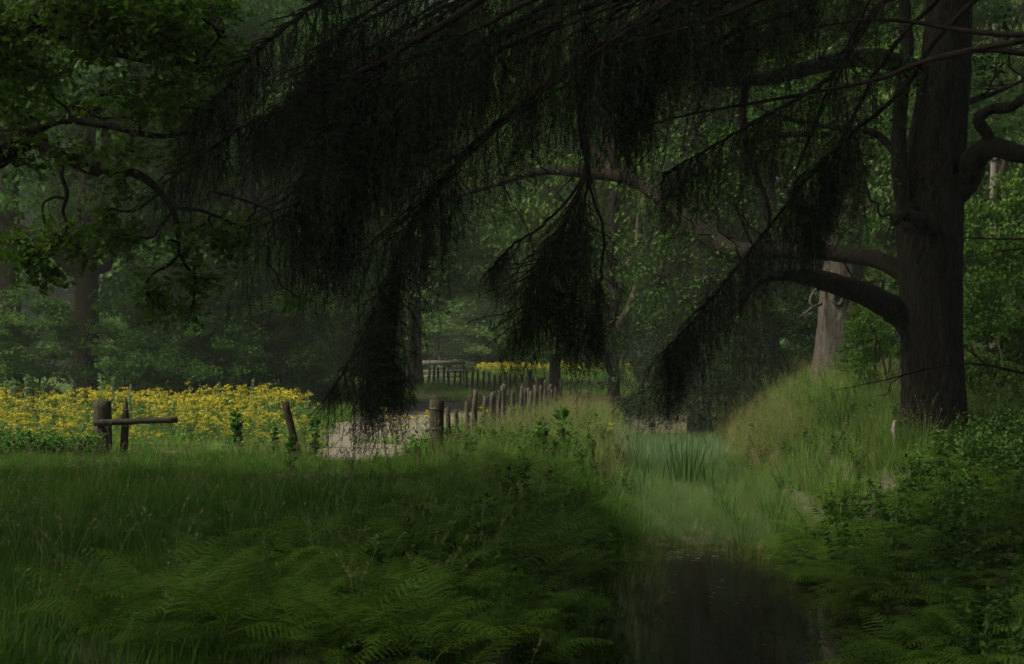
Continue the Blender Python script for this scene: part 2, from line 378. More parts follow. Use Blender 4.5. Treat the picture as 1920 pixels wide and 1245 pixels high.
TREES = [
 ('oak_tree', 18, 51, 21, 5.2, .5, 5.6, 0, 'hazy broad trunked tree at the far left end of the wood edge'),
 ('oak_tree', 162, 52, 22, 6.0, .52, 5.2, 1, 'stout brown trunked tree rising behind the cross rail post'),
 ('broadleaf_tree', 330, 56, 21, 6.0, .4, 2.4, 2, 'pale hazy tree whose foliage fills the gap left of the hanging spruce'),
 ('broadleaf_tree', 470, 54, 20, 5.6, .35, 1.4, 3, 'leafy tree with low crown behind the leaning fence post'),
 ('broadleaf_tree', 560, 64, 23, 6.2, .4, 2.2, 4, 'tall tree behind the leaning post, crown above the paddock'),
 ('oak_tree', 642, 63, 22, 5.8, .42, 3.6, 0, 'dark trunked tree just left of the lowest hanging spruce spray'),
 ('oak_tree', 778, 90, 24, 6.6, .5, 5.6, 1, 'tree with dark trunk beside the tall twin gate posts'),
 ('broadleaf_tree', 420, 78, 25, 7.2, .45, 1.5, 1, 'faint tall tree behind the low crowned tree'),
 ('broadleaf_tree', 700, 84, 25, 7.0, .45, 4.0, 2, 'tree far back above the paddock corner'),
 ('broadleaf_tree', 900, 130, 27, 8.0, .4, 2.0, 3, 'pale tree in the distance above the board fence'),
 ('broadleaf_tree', 1010, 124, 26, 8.0, .4, 2.5, 4, 'distant tree above the far yellow flower strip'),
 ('broadleaf_tree', 830, 134, 30, 9.0, .5, 3.0, 0, 'faint tall tree farthest behind the board fence'),
 ('oak_tree', 1040, 66, 21, 6.0, .26, 4.4, 2, 'pale slim trunked tree at the end of the receding fence'),
 ('oak_tree', 1150, 56, 20, 5.6, .25, 1.6, 1, 'dark green tree behind the dark spruce over the stream', 'sprucebark'),
 ('broadleaf_tree', 1290, 66, 24, 7.0, .45, 3.0, 3, 'tree behind the dark spruce, upper crown between oak limbs'),
 ('broadleaf_tree', 1440, 60, 23, 6.4, .45, 2.4, 4, 'tree behind the grassy bank left of the grey trunk'),
 ('broadleaf_tree', 1640, 58, 22, 6.0, .4, 2.0, 0, 'tree behind the bank between grey trunk and big oak'),
 ('broadleaf_tree', 1790, 64, 24, 6.6, .4, 2.4, 2, 'tree hidden mostly behind the big oak trunk'),
]
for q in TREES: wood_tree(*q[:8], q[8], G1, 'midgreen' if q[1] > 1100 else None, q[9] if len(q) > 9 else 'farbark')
wood_tree('birch_tree', 1865, 50, 20, 4.6, .17, 3.0, 3, 'pale leaved birch with thin white trunk right of the big oak', 'birches right of the oak', 'palegreen', 'birchbark')
wood_tree('birch_tree', 1960, 56, 21, 5.0, .2, 2.5, 1, 'pale leaved birch at the right edge of the picture', 'birches right of the oak', 'palegreen', 'birchbark')

# far wood closing the view: reads as one mass
rng = np.random.default_rng(5); mb = MB()
for q in range(600):
    a = rng.uniform(-.62, .62); d = rng.uniform(140, 165); c = np.array([d*math.sin(a)*1.1, d*math.cos(a), rng.uniform(2, 40)])
    u = ball(70, rng)*np.array([7, 5, 5]); mb.add(*leaves(c+u, 2.6, DIA, rng, .5)[:2], 0, rng.random())
tag(obj('far_wood', mb.mesh('far_wood', [M['fargreen']])), 'far hazy wood closing the view behind everything', 'wood', kind='stuff')

# understory shrubs
SHRUB = [crown_mesh(200+q, 1.0, 1.9, 60, 190, .062, M['hazel'], DIA, .9) for q in range(4)]
def shrub(name, px, d, rr, hh, kind, label, group, mat='hazel', seed=0):
    x = (px-960)/F*d; e = empty(name, (x, d, gz(x, d)), label, 'shrub', group)
    c = obj('crown', SHRUB[kind][0], e, (0, 0, .05*hh)); c.scale = (rr, rr, hh/1.9); c.rotation_euler[2] = px
    c.material_slots[0].link = 'OBJECT'; c.material_slots[0].material = M[mat]
    rg = np.random.default_rng(int(abs(px)+d*13)); mb_ = MB()
    for k_ in range(5):
        a = rg.uniform(0, 6.28); mb_.add(*tube(wiggle((0, 0, -.1), (rr*.5*math.cos(a), rr*.5*math.sin(a), hh*.7), 7, .1, rg), np.linspace(.035, .01, 7)*max(1, hh/3), 5))
    obj('stems', mb_.mesh('stems', [M['farbark']], True), e)
GS = 'shrubs under the wood edge'
for k_, (px, d, rr, hh, lab) in enumerate([
  (60, 49, 2.2, 4.2, 'dim shrub between the two hazy trunks at far left'), (-30, 47, 2, 3.6, 'dim shrub at the left picture edge behind the flowers'),
  (250, 50, 2.2, 4.0, 'shrub right of the stout brown trunk behind the flowers'), (320, 51, 2.3, 5, 'bushy shrub behind the middle of the flower field'),
  (395, 50, 2.1, 4.5, 'shrub behind the flowers left of the leaning post'), (470, 51, 2.3, 5.2, 'tall shrub straight behind the right half of the flowers'),
  (545, 52, 2.2, 4.6, 'shrub straight behind the leaning fence post'), (600, 56, 2.1, 4.0, 'shrub left of the dark trunk behind the spruce spray'),
  (690, 66, 2.4, 4.4, 'shrub behind the lowest hanging spruce spray')]):
    shrub('shrub', px, d, rr, hh, k_ % 4, lab, GS, 'fargreen')
for k_, (px, d, rr, hh, lab) in enumerate([
  (830, 122, 4.5, 5.5, 'hazy willow shrub behind the grey board fence'), (905, 126, 5, 6.5, 'rounded hazy willow shrub left of the far yellow strip'),
  (980, 128, 5, 5.5, 'hazy willow shrub behind the far yellow strip'), (1075, 120, 4.5, 5.5, 'hazy willow shrub at the right end of the far yellow strip')]):
    shrub('willow_shrub', px, d, rr, hh, k_, lab, 'far willow shrubs', 'palegreen')
for k_, (px, d, rr, hh, lab) in enumerate([
  (1668, 31, .95, 2.9, 'hazel bush close against the left side of the big oak'), (1632, 36, .9, 1.7, 'hazel bush hiding the right foot of the grey trunk'),
  (1850, 29, 1.3, 3.2, 'hazel bush just right of the big oak trunk'), (1930, 27, 1.4, 3.4, 'hazel bush at the right picture edge'),
  (1890, 34, 1.8, 4.6, 'tall hazel bush behind those right of the oak'), (1775, 38, 2.0, 4.0, 'hazel bush directly behind the big oak'),
  (1480, 46, 1.9, 3.8, 'dim bush on the bank left of the grey trunk'), (1400, 49, 2.0, 3.6, 'dim bush behind the dark spruce on its right')]):
    shrub('hazel_bush', px, d, rr, hh, k_ % 4, lab, 'hazel bushes on the right bank')

# ------------------------------------------------------------------ leafy sprays on limbs
def foliage(parent, name, clusters, limbs, size, mat, seed, tmpl=OAK, twigmat='oakbark', rosette=9, rad=.13, ppm=None):
    """clusters: (px, py, d, rx, ry, rosettes); rx, ry in photo pixels at that distance"""
    rng = np.random.default_rng(seed); mb = MB(); tw = MB(); anchors = np.vstack(limbs)
    for (px, py, d, rx, ry, n) in clusters:
        c = P(px, py, d); k = d/F; ext = np.array([rx*k, (rx+ry)*.5*k, ry*k])
        a = anchors[np.argmin(((anchors-c)**2).sum(1))]
        main = wiggle(a, c, 9, .14, rng); tw.add(*tube(main, np.linspace(.022, .009, 9), 5), 0)
        tips = c+ball(n, rng)*ext
        for q in range(n):
            b_ = main[rng.integers(4, 9)]; p = wiggle(b_, tips[q], 6, .16, rng)
            tw.add(*tube(p, np.linspace(.007, .003, 6), 3, cap=False), 0)
        r0 = np.repeat(tips, rosette, 0); off = rng.standard_normal((len(r0), 3))*rad
        lv, lt, va = leaves(r0+off*.6, size, tmpl, rng, .55, .2, unit(off)*1.3)
        va = np.repeat(np.clip(np.repeat(rng.normal(.5, .2, n), rosette)+rng.normal(0, .15, n*rosette), 0, 1), len(tmpl[0]))
        mb.add(lv, lt, 0, va)
    off = np.array(parent.location)
    obj(name, mb.mesh(name, [M[mat]], off=off), parent)
    obj('twigs', tw.mesh('twigs', [M[twigmat]], True, off=off), parent)
def limb(parent, name, pts, rads, mat, rng, sides=12, n=44, rough=.03):
    path = spline(pts, n); rr = np.interp(np.linspace(0, 1, n), np.linspace(0, 1, len(rads)), rads)
    path[1:-1] += rng.standard_normal((n-2, 3))*rr[1:-1, None]*.04
    mb_ = MB(); mb_.add(*tube(path, rr, sides, rough, rng)); off = np.array(parent.location)
    obj(name, mb_.mesh(name, [M[mat]], True, off), parent); return path
def shade_crown(parent, seed, c, ext, ncl, nl, ls, mat, flat=.5):  # leaf mass added out of view, placed for the shade it casts
    rng = np.random.default_rng(seed); mb_ = MB()
    for q in range(ncl):
        p = np.array(c)+ball(1, rng)[0]*np.array(ext); cr = rng.uniform(.9, 1.9)
        mb_.add(*leaves(p+ball(nl, rng)*np.array([cr, cr, cr*flat]), ls, DIA, rng, .8)[:2], 0, rng.random())
    obj('crown', mb_.mesh('crown', [M[mat]], off=np.array(parent.location)), parent)

# ------------------------------------------------------------------ the big oak on the right bank
D = 24.0; k = D/F; rng = np.random.default_rng(11)
bx = (1753-960)*k; oak = empty('oak_tree', (bx, D, gz(bx, D)), 'big dark oak with thick furrowed trunk on the right bank', 'tree')
tp = [(1757, 880, 66), (1754, 800, 60), (1751, 700, 54), (1745, 600, 54), (1742, 500, 56), (1744, 400, 58), (1752, 320, 56), (1762, 220, 48), (1772, 120, 43), (1782, 0, 40), (1800, -160, 38), (1810, -500, 26), (1800, -900, 10)]
path = spline([P(a, b, D) for a, b, _ in tp], 170); rr = np.interp(np.linspace(0, 1, 170), np.linspace(0, 1, len(tp)), [c*k for _, _, c in tp])
ph = rng.uniform(0, 6.28, 6)
def ridge(a, t_): return 1+.03*np.sin(9*a+ph[0]+3*np.sin(9*t_+ph[1]))+.03*np.abs(np.sin(11*a+ph[2]+2.2*np.sin(23*t_)+1.1*np.sin(61*t_)))+.035*np.sin(3*a+3*t_*6.28+ph[3])+.02*np.abs(np.sin(17*a+5*np.sin(31*t_)))
mb = MB(); mb.add(*tube(path, rr, 112, .006, rng, ridges=ridge)); off = np.array(oak.location)
trunk_o = obj('trunk', mb.mesh('trunk', [M['oakbark']], True, off), oak)
OL = []
for pts, rads in [
  ([(1735, 640, 24), (1690, 590, 24), (1640, 560, 23.6), (1580, 537, 23), (1520, 520, 22.5), (1470, 512, 22), (1420, 530, 21.6), (1370, 590, 21)], [34, 27, 23, 20, 18, 14, 9, 4]),
  ([(1740, 545, 24.2), (1690, 508, 24.3), (1640, 486, 24.8), (1560, 474, 25.5), (1470, 470, 26.5), (1380, 470, 27.5), (1310, 432, 28.2), (1250, 382, 29), (1185, 336, 29.5), (1100, 325, 30), (1010, 321, 30.5), (930, 345, 31), (820, 380, 31.5)], [24, 18, 16, 15, 15, 17, 17, 15, 13, 10, 8, 6, 3]),
  ([(1770, 170, 24), (1690, 122, 23.8), (1610, 108, 23.5), (1540, 122, 23), (1440, 146, 22.8), (1340, 152, 22.5), (1260, 136, 22.2), (1180, 150, 22)], [26, 20, 17, 15, 13, 11, 8, 4]),
  ([(1765, 380, 24), (1812, 335, 23.7), (1830, 295, 23.4), (1860, 276, 23.1), (1900, 286, 22.8), (1990, 300, 22.4), (2100, 250, 22)], [34, 27, 23, 19, 17, 14, 6]),
  ([(1846, 284, 23.2), (1852, 255, 23.1), (1834, 226, 23), (1856, 206, 22.9), (1896, 200, 22.8), (1940, 176, 22.6), (2010, 190, 22.4)], [12, 11, 11, 10, 10, 8, 4]),
  ([(1720, 440, 23.8), (1696, 380, 23.7), (1686, 300, 23.7), (1688, 200, 23.8), (1700, 90, 24), (1690, -60, 24)], [22, 17, 15, 14, 13, 10]),
  ([(1745, 425, 23.5), (1716, 408, 23.2), (1690, 404, 23.1), (1676, 418, 23.1), (1670, 402, 23.1)], [16, 13, 11, 7, 2]),
  ([(1400, 148, 22.7), (1392, 220, 22.8), (1408, 300, 23), (1440, 392, 23.2), (1436, 440, 23.3)], [9, 8, 7, 6, 3]),
  ([(1560, 250, 23.5), (1480, 252, 23.8), (1410, 262, 24), (1380, 300, 24.2), (1300, 330, 24.5), (1230, 380, 24.6)], [7, 6, 6, 5, 5, 3]),
  ([(1690, 300, 23.7), (1640, 250, 23.8), (1560, 238, 24), (1500, 228, 24), (1430, 205, 24)], [8, 7, 6, 5, 3]),
  ([(1800, 195, 24), (1850, 180, 24.5), (1920, 150, 25)], [8, 5, 3]),
]:
    OL.append(limb(oak, 'limb', [P(*q) for q in pts], [r_*q[2]/F for r_, q in zip(rads, pts)], 'oakbark', rng))
rg = np.random.default_rng(21); cl = []
for q in range(70):                                  # foliage hung through the limbs
    px, py = rg.uniform(1230, 1680), rg.uniform(-60, 400)
    cl.append((px, py, rg.uniform(21, 30), rg.uniform(50, 95), rg.uniform(30, 60), 13))
for q in [(1100, 440, 30, 60, 35, 12), (1180, 480, 29, 70, 50, 18), (1250, 520, 28, 80, 60, 22), (1330, 540, 27, 70, 60, 20), (1210, 600, 30, 70, 50, 20),
          (1120, 590, 31, 60, 40, 14), (1150, 650, 32, 60, 40, 16), (1090, 690, 33, 40, 30, 9), (1135, 715, 33, 22, 26, 6), (1260, 440, 27, 60, 40, 14), (1330, 470, 26, 50, 40, 12),
          (920, 390, 31, 60, 30, 12), (1000, 290, 30, 70, 40, 14), (860, 330, 31, 50, 35, 12), (1620, 540, 26, 50, 30, 8), (1480, 400, 25, 60, 40, 12), (1550, 330, 24, 50, 40, 10),
          (815, 430, 30, 35, 40, 12), (822, 500, 30, 26, 40, 12), (805, 550, 30, 30, 15, 6), (760, 400, 31, 50, 35, 12), (650, 430, 31, 50, 40, 12), (1860, 120, 24, 60, 30, 14), (1900, 60, 23, 70, 40, 16), (1830, 150, 25, 40, 20, 8), (1640, 380, 26, 40, 50, 8)]: cl.append(q)
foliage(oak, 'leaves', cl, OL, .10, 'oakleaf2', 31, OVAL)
shade_crown(oak, 41, (3.6, 19.4, 12.4), (4.6, 4.0, 3.0), 90, 100, .27, 'oakleaf2')  # unseen foliage added left of the trunk to shade trunk and brambles

# ------------------------------------------------------------------ the oak leaning in from the left
D = 18.5; lx = (-330-960)/F*D
oakl = empty('oak_tree', (lx, D, gz(lx, D)), 'oak at the left edge with dense dark foliage above the flower field', 'tree')
limb(oakl, 'trunk', [(lx, D, -.4), (lx+.1, D, 3), (lx+.3, D+.2, 6), (lx, D, 10), (lx+.4, D, 15)], [.6, .5, .46, .36, .1], 'oakbark', rng, 20)
LL = []
for pts, rads in [
  ([(-300, 330, 18.5), (-120, 330, 18.4), (-20, 285, 18.3), (50, 258, 18.2), (100, 284, 18.1), (180, 323, 18), (245, 322, 17.9), (285, 345, 17.8), (322, 390, 17.7), (334, 440, 17.7), (336, 478, 17.7)], [50, 44, 38, 20, 11, 9, 9, 8, 6, 5, 4]),
  ([(118, 296, 18.1), (116, 330, 18), (126, 362, 17.9), (118, 395, 18), (125, 425, 18), (112, 456, 18), (70, 470, 18)], [5, 4, 4, 3.5, 3, 3, 2]),
  ([(120, 372, 18), (100, 370, 18), (80, 385, 18), (84, 420, 18)], [3, 3, 2.5, 2]),
  ([(336, 474, 17.7), (318, 496, 17.6), (285, 515, 17.6), (268, 545, 17.6)], [3.5, 3, 2.5, 2]),
  ([(336, 474, 17.7), (350, 500, 17.8), (366, 525, 17.8), (362, 570, 17.8)], [3, 3, 2.5, 2]),
  ([(325, 394, 17.7), (300, 425, 17.6), (282, 446, 17.6), (230, 440, 17.5)], [3, 2.5, 2.5, 2]),
  ([(324, 390, 17.7), (380, 396, 17.8), (440, 420, 17.9)], [4, 3, 2]),
  ([(300, 362, 17.7), (250, 395, 17.5), (200, 390, 17.4)], [3, 2.5, 2]),
  ([(-300, 100, 18.3), (-80, 160, 18.2), (0, 105, 18.1), (50, 55, 18), (110, -20, 17.9)], [44, 40, 34, 28, 20]),
  ([(40, 262, 18.2), (110, 225, 18), (200, 235, 17.8), (300, 255, 17.6), (390, 240, 17.5)], [12, 9, 7, 5, 3]),
  ([(60, 45, 18), (160, 80, 17.8), (260, 110, 17.6), (360, 120, 17.4), (420, 60, 17.3)], [11, 8, 7, 5, 2]),
  ([(400, 360, 17.5), (440, 370, 17.4), (480, 384, 17.4), (508, 400, 17.4), (516, 460, 17.4)], [2.5, 2.5, 2.2, 2, 1.5]),
]:
    LL.append(limb(oakl, 'limb', [P(*q) for q in pts], [r_*q[2]/F for r_, q in zip(rads, pts)], 'oakbark', rng, 8, 30))
rg = np.random.default_rng(22); cl = []
for q in range(46):
    px, py = rg.uniform(-40, 400), rg.uniform(-40, 235); cl.append((px, py, rg.uniform(16.4, 19.6), rg.uniform(55, 90), rg.uniform(35, 60), 18))
for q in [(60, 300, 18.4, 40, 22, 9), (140, 285, 18, 60, 30, 14), (250, 285, 17.8, 60, 30, 12), (340, 290, 17.6, 50, 30, 10), (230, 345, 17.9, 50, 22, 10),
          (55, 480, 18, 58, 38, 26), (110, 440, 18, 45, 28, 14), (150, 470, 18, 30, 32, 10), (30, 450, 18.2, 30, 25, 8), (85, 520, 18, 40, 18, 9), (205, 400, 17.4, 30, 20, 7),
          (215, 445, 17.5, 38, 30, 13), (245, 450, 17.5, 30, 20, 8), (320, 450, 17.6, 18, 20, 5), (350, 470, 17.8, 22, 18, 5), (285, 545, 17.6, 36, 26, 12), (300, 580, 17.6, 28, 16, 7),
          (355, 540, 17.8, 25, 26, 9), (360, 585, 17.8, 25, 14, 6), (420, 440, 17.9, 45, 30, 12), (390, 420, 17.8, 40, 20, 8), (450, 470, 17.8, 45, 22, 9), (400, 520, 17.8, 30, 14, 5), (470, 430, 17.6, 22, 25, 6), (560, 560, 19, 30, 20, 5)]: cl.append(q)
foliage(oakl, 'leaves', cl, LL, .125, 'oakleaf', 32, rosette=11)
shade_crown(oakl, 42, (-10.6, 9.2, 11.0), (9.5, 9.0, 3.8), 270, 110, .27, 'oakleaf2')  # unseen foliage added well off the trunk to shade meadow and ferns

# ------------------------------------------------------------------ oak sprays hanging right of the low spruce bough (a branch end of a tree out of sight above)
D = 20.0
# ------------------------------------------------------------------ grey trunk on the bank
D = 40.0; k = D/F; gxp = (1568-960)*k; gr = empty('oak_tree', (gxp, D, gz(gxp, D)), 'pale grey oak trunk with a knot hole on the sunlit bank', 'tree')
path = spline([P(a, b, D) for a, b in [(1562, 760), (1564, 715), (1568, 640), (1574, 570), (1580, 500), (1590, 380), (1600, 200), (1590, 0), (1600, -250)]], 70)
rr = np.interp(np.linspace(0, 1, 70), np.linspace(0, 1, 9), [a*k for a in (46, 41, 37, 36, 33, 28, 24, 20, 8)])
mb = MB(); mb.add(*tube(path, rr, 48, .012, rng, ridges=ridge)); obj('trunk', mb.mesh('trunk', [M['greybark']], True, np.array(gr.location)), gr)
kp = P(1562, 562, D); kp[1] -= .56; a = np.linspace(0, 2*math.pi, 25)
mb = MB(); mb.add(*tube(np.c_[kp[0]+.13*np.cos(a), np.full(25, kp[1])+.01*np.sin(3*a), kp[2]+.16*np.sin(a)], .055, 7, .1, rng, cap=False))
kn = obj('knot', mb.mesh('knot', [M['greybark']], True, np.array(gr.location)), gr)
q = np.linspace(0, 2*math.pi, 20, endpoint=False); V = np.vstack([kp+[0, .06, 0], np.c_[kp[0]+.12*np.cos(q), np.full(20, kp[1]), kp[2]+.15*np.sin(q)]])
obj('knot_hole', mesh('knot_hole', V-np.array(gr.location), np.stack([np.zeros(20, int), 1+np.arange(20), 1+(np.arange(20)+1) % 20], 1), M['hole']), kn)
limb(gr, 'dead_branch', [P(1545, 540, 39.7), P(1528, 545, 39.4), P(1518, 565, 39.2), P(1527, 578, 39.1)], [.06, .045, .035, .02], 'greybark', rng, 6, 14)
limb(gr, 'dead_branch', [P(1540, 570, 39.6), P(1522, 578, 39.3), P(1500, 594, 39)], [.05, .04, .02], 'greybark', rng, 6, 12)
foliage(gr, 'leaves', [(1590, 440, 39, 60, 40, 26), (1570, 360, 38.5, 60, 60, 34), (1600, 260, 38, 60, 60, 34), (1560, 170, 38, 70, 60, 34), (1610, 90, 38, 70, 60, 34), (1580, 0, 38, 70, 60, 30)], [path], .13, 'oakleaf', 33, OVAL, 'greybark', 12, .2)
c = obj('crown', CROWNS[2][0], gr, (0.4, 1, 6)); c.scale = (1.15, 1.15, 1.1)

# ------------------------------------------------------------------ spruces
def needles_along(mb_, path, sp, nl, wd, rng, mi=0):
    L_ = np.linalg.norm(np.diff(path, axis=0), axis=1); s = np.r_[0, np.cumsum(L_)]; n = max(4, int(s[-1]/sp))
    u = np.linspace(0, s[-1], n); c = np.stack([np.interp(u, s, path[:, q]) for q in range(3)], 1); c = np.repeat(c, 2, 0)
    tg = unit(path[-1]-path[0]); d = unit(rng.standard_normal((2*n, 3))); d = unit(d-tg*(d@tg)[:, None]*.9+tg*.75)
    sd = unit(np.cross(d, rng.standard_normal((2*n, 3))))*wd*.5; ln = nl*rng.uniform(.7, 1.2, (2*n, 1))
    V = np.stack([c+sd, c-sd, c+d*ln], 1).reshape(-1, 3); mb_.add(V, np.arange(6*n).reshape(-1, 3), mi, np.repeat(rng.random(2*n), 3))
def strand(seed, L_, sp, nl, wd, side, tw):
    rng = np.random.default_rng(seed); mb_ = MB()
    p = wiggle((0, 0, 0), (rng.normal(0, .05), rng.normal(0, .05), -L_), 9, .07, rng)
    needles_along(mb_, p, sp, nl, wd, rng); mb_.add(*tube(p[::2], np.linspace(tw, tw*.4, 5), 3, cap=False), 1)
    for q in range(side):
        i_ = rng.integers(0, 7); a = rng.uniform(0, 6.283); l = L_*rng.uniform(.12, .34)
        e_ = p[i_]+l*np.array([.75*math.cos(a), .75*math.sin(a), -.7]); pp = wiggle(p[i_], e_, 4, .05, rng)
        needles_along(mb_, pp, sp, nl, wd, rng)
    return np.concatenate(mb_.V), np.concatenate(mb_.T), np.concatenate(mb_.M), np.concatenate(mb_.A)
ST = [strand(500+q, .8, .022, .024, .0078, 6, .0026) for q in range(8)]
STC = [strand(520+q, 1.0, .07, .12, .035, 4, .006) for q in range(5)]
def place_strands(mb_, tmpl, pos, scl, rng, tilt):
    for p, s, tl in zip(pos, scl, tilt):
        V_, T_, M_, A_ = tmpl[rng.integers(0, len(tmpl))]; a = rng.uniform(0, 6.283); ca, sa = math.cos(a), math.sin(a)
        W = np.c_[V_[:, 0]*ca-V_[:, 1]*sa, V_[:, 0]*sa+V_[:, 1]*ca, V_[:, 2]]*np.array([min(s, 1)*.5+.5, min(s, 1)*.5+.5, s])
        W[:, :2] += (-W[:, 2:3])*tl; W = W+p
        mb_.V.append(W); mb_.T.append(T_+mb_.n); mb_.M.append(M_); mb_.A.append(np.clip(A_*.6+rng.random()*.4, 0, 1)); mb_.n += len(W)
def bough(parent, pts, r0, r1, n2, side, Lr, s0, seed, tmpl, mats, fall=.35, n=50, per=4, bark='sprucebark'):
    rng = np.random.default_rng(seed); path = spline(pts, n); off = np.array(parent.location)
    path[2:-1] += rng.standard_normal((n-3, 3))*.006
    wood = MB(); wood.add(*tube(path, np.linspace(r0, r1, n)**1.0, 7, .04, rng)); nd = MB()
    for s in np.sort(s0+(1-s0)*rng.random(n2)**.85):
        i_ = min(n-2, int(s*(n-1))); p = path[i_]; tg = unit(path[i_+1]-path[i_-1]); hs = unit(np.cross(tg, [0, 0, 1.0]))
        sg = 1 if rng.random() < .5 else -1; l = side*rng.uniform(.2, 1.25)*(1.15-.4*s)
        d = hs*sg*rng.uniform(.4, 1)+tg*rng.uniform(.0, .6); d[2] *= .6; d = unit(d)
        e_ = p+d*l+np.array([0, 0, -fall*l*rng.uniform(.5, 1.4)]); sec = wiggle(p, e_, 6, .06, rng)
        wood.add(*tube(sec, np.linspace(.008, .003, 6)*(r0/.05)**.5, 4, cap=False)); needles_along(nd, sec, .03, .022, .007, rng) if tmpl is ST else None
        tt = rng.uniform(.1, 1, per); ii = tt*5; i0 = np.minimum(ii.astype(int), 4); pos = sec[i0]+(sec[i0+1]-sec[i0])*(ii-i0)[:, None]
        th = np.array([tg[0], tg[1]])*.10+rng.normal(0, .10, (per, 2))
        place_strands(nd, tmpl, pos, rng.uniform(Lr[0], Lr[1], per)*(1.35-.4*s), rng, th)
    for q in range(int(per*3)):                       # fan of tips at the end
        pe = path[-1-rng.integers(0, 5)]; th = unit(path[-1]-path[-6])[:2]*.25+rng.normal(0, .3, 2); place_strands(nd, tmpl, [pe], [rng.uniform(.3, .75)*Lr[1]], rng, [th])
    bo = obj('bough', wood.mesh('bough', [M[bark]], True, off), parent)
    obj('needles', nd.mesh('needles', mats, off=off), bo)
    return path
tx, ty = 5.9, 10.6; tz = gz(tx, ty)
spr = empty('spruce_tree', (tx, ty, tz), 'weeping spruce whose dark boughs hang across the top of the picture', 'tree')
mb = MB(); tpath = wiggle((tx, ty, tz-.3), (tx+.2, ty+.2, 22), 26, .004, rng); mb.add(*tube(tpath, np.linspace(.36, .04, 26), 22, .03, rng)); obj('trunk', mb.mesh('trunk', [M['sprucebark']], True, np.array(spr.location)), spr)
SM = [M['needle'], M['sprucebark']]
def T0(h): return np.array([tx+.1, ty+.1, h])
BO = [  # way points (px, py, distance); trunk height; radius; sprays; reach; strand length
 (7.6, [(1500, -160, 11.3), (1130, 82, 11.6), (980, 195, 11.7), (870, 290, 11.8), (760, 440, 12), (722, 580, 12), (690, 735, 12)], .045, 80, .8, (.35, .95), .50),
 (7.0, [(1500, -40, 11.5), (1118, 110, 11.9), (1100, 310, 12), (1066, 400, 12), (1034, 500, 12.1), (1026, 580, 12.1)], .04, 75, .85, (.3, .8), .55),
 (6.8, [(1480, -60, 11.7), (1112, 160, 12.1), (1098, 320, 12.1), (1020, 420, 12.2), (965, 455, 12.2), (920, 505, 12.2)], .02, 20, .25, (.12, .35), .72),
 (7.5, [(1500, -150, 11.4), (1130, 90, 11.8), (980, 200, 11.9), (865, 300, 12), (755, 460, 12.2), (690, 610, 12.3), (622, 735, 12.4)], .02, 34, .45, (.3, .7), .62),
 (7.5, [(1500, -150, 11.2), (1135, 85, 11.4), (985, 200, 11.5), (875, 295, 11.6), (765, 450, 11.7), (742, 600, 11.8), (735, 735, 11.8)], .02, 40, .5, (.3, .75), .6),
 (7.0, [(1500, -40, 11.2), (1120, 115, 11.6), (1100, 310, 11.7), (1062, 410, 11.7), (1000, 530, 11.8), (972, 640, 11.8)], .018, 34, .4, (.2, .55), .62),
 (7.0, [(1500, -40, 11.8), (1120, 115, 12.2), (1104, 310, 12.3), (1092, 430, 12.4), (1078, 560, 12.4), (1076, 640, 12.5)], .018, 34, .4, (.2, .55), .6),
 (9.0, [(1450, -330, 11.6), (1180, -150, 11.7), (1000, -60, 11.8), (880, 0, 11.8), (780, 60, 11.9)], .03, 50, .8, (.4, .9), .3),
 (7.0, [(1480, -60, 11.9), (1116, 130, 12.3), (1104, 330, 12.3), (1130, 430, 12.3), (1125, 540, 12.4), (1120, 600, 12.4)], .02, 34, .4, (.2, .6), .66),
 (9.2, [(1400, -420, 11.2), (1000, -190, 11.4), (720, -70, 11.5), (560, 30, 11.6), (450, 130, 11.7), (395, 215, 11.8)], .05, 75, .5, (.3, .75), .45),
 (8.6, [(1400, -280, 11.1), (1050, -90, 11.2), (760, 90, 11.3), (600, 170, 11.4), (450, 240, 11.5), (305, 345, 11.6)], .05, 90, .55, (.25, .65), .45),
 (8.2, [(1400, -220, 11.6), (1100, -20, 11.9), (800, 150, 12.1), (650, 240, 12.2), (575, 320, 12.2), (552, 420, 12.3)], .04, 66, .75, (.5, 1.2), .42),
 (8.0, [(1400, -260, 12.2), (1120, -60, 12.4), (900, 90, 12.6), (740, 230, 12.7), (660, 340, 12.8), (640, 430, 12.8)], .04, 58, .8, (.45, 1.1), .40),
 (8.9, [(1400, -300, 12.4), (1050, -150, 12.6), (800, -40, 12.8), (640, 60, 12.9), (560, 160, 13)], .04, 56, .85, (.5, 1.1), .35),
 (8.5, [(1500, -250, 12.4), (1250, -120, 12.6), (1080, -20, 12.8), (950, 60, 12.8), (860, 150, 12.9)], .045, 75, .8, (.4, .95), .30),
 (7.4, [(1800, -130, 11.6), (1640, 20, 11.9), (1560, 140, 12.1), (1470, 200, 12.2), (1360, 260, 12.4), (1240, 330, 12.5)], .035, 60, .6, (.35, .8), .40),
 (6.6, [(1820, 10, 12), (1690, 170, 12.5), (1600, 250, 12.8), (1520, 330, 13), (1415, 460, 13.2), (1310, 590, 13.4), (1245, 660, 13.5)], .03, 85, .7, (.4, .95), .42),
 (6.9, [(1800, -40, 12.6), (1660, 110, 13), (1580, 260, 13.3), (1545, 350, 13.4), (1510, 430, 13.5)], .03, 50, .45, (.35, .8), .45),
 (8.3, [(1700, -280, 12), (1500, -150, 12.2), (1330, -50, 12.4), (1230, 40, 12.5), (1190, 150, 12.5)], .04, 75, .7, (.4, .9), .32),
 (7.8, [(1850, -160, 12.4), (1720, -90, 12.6), (1560, -30, 12.8), (1450, 30, 12.9), (1370, 80, 13)], .035, 60, .6, (.3, .6), .35),
]
rgb = np.random.default_rng(44)
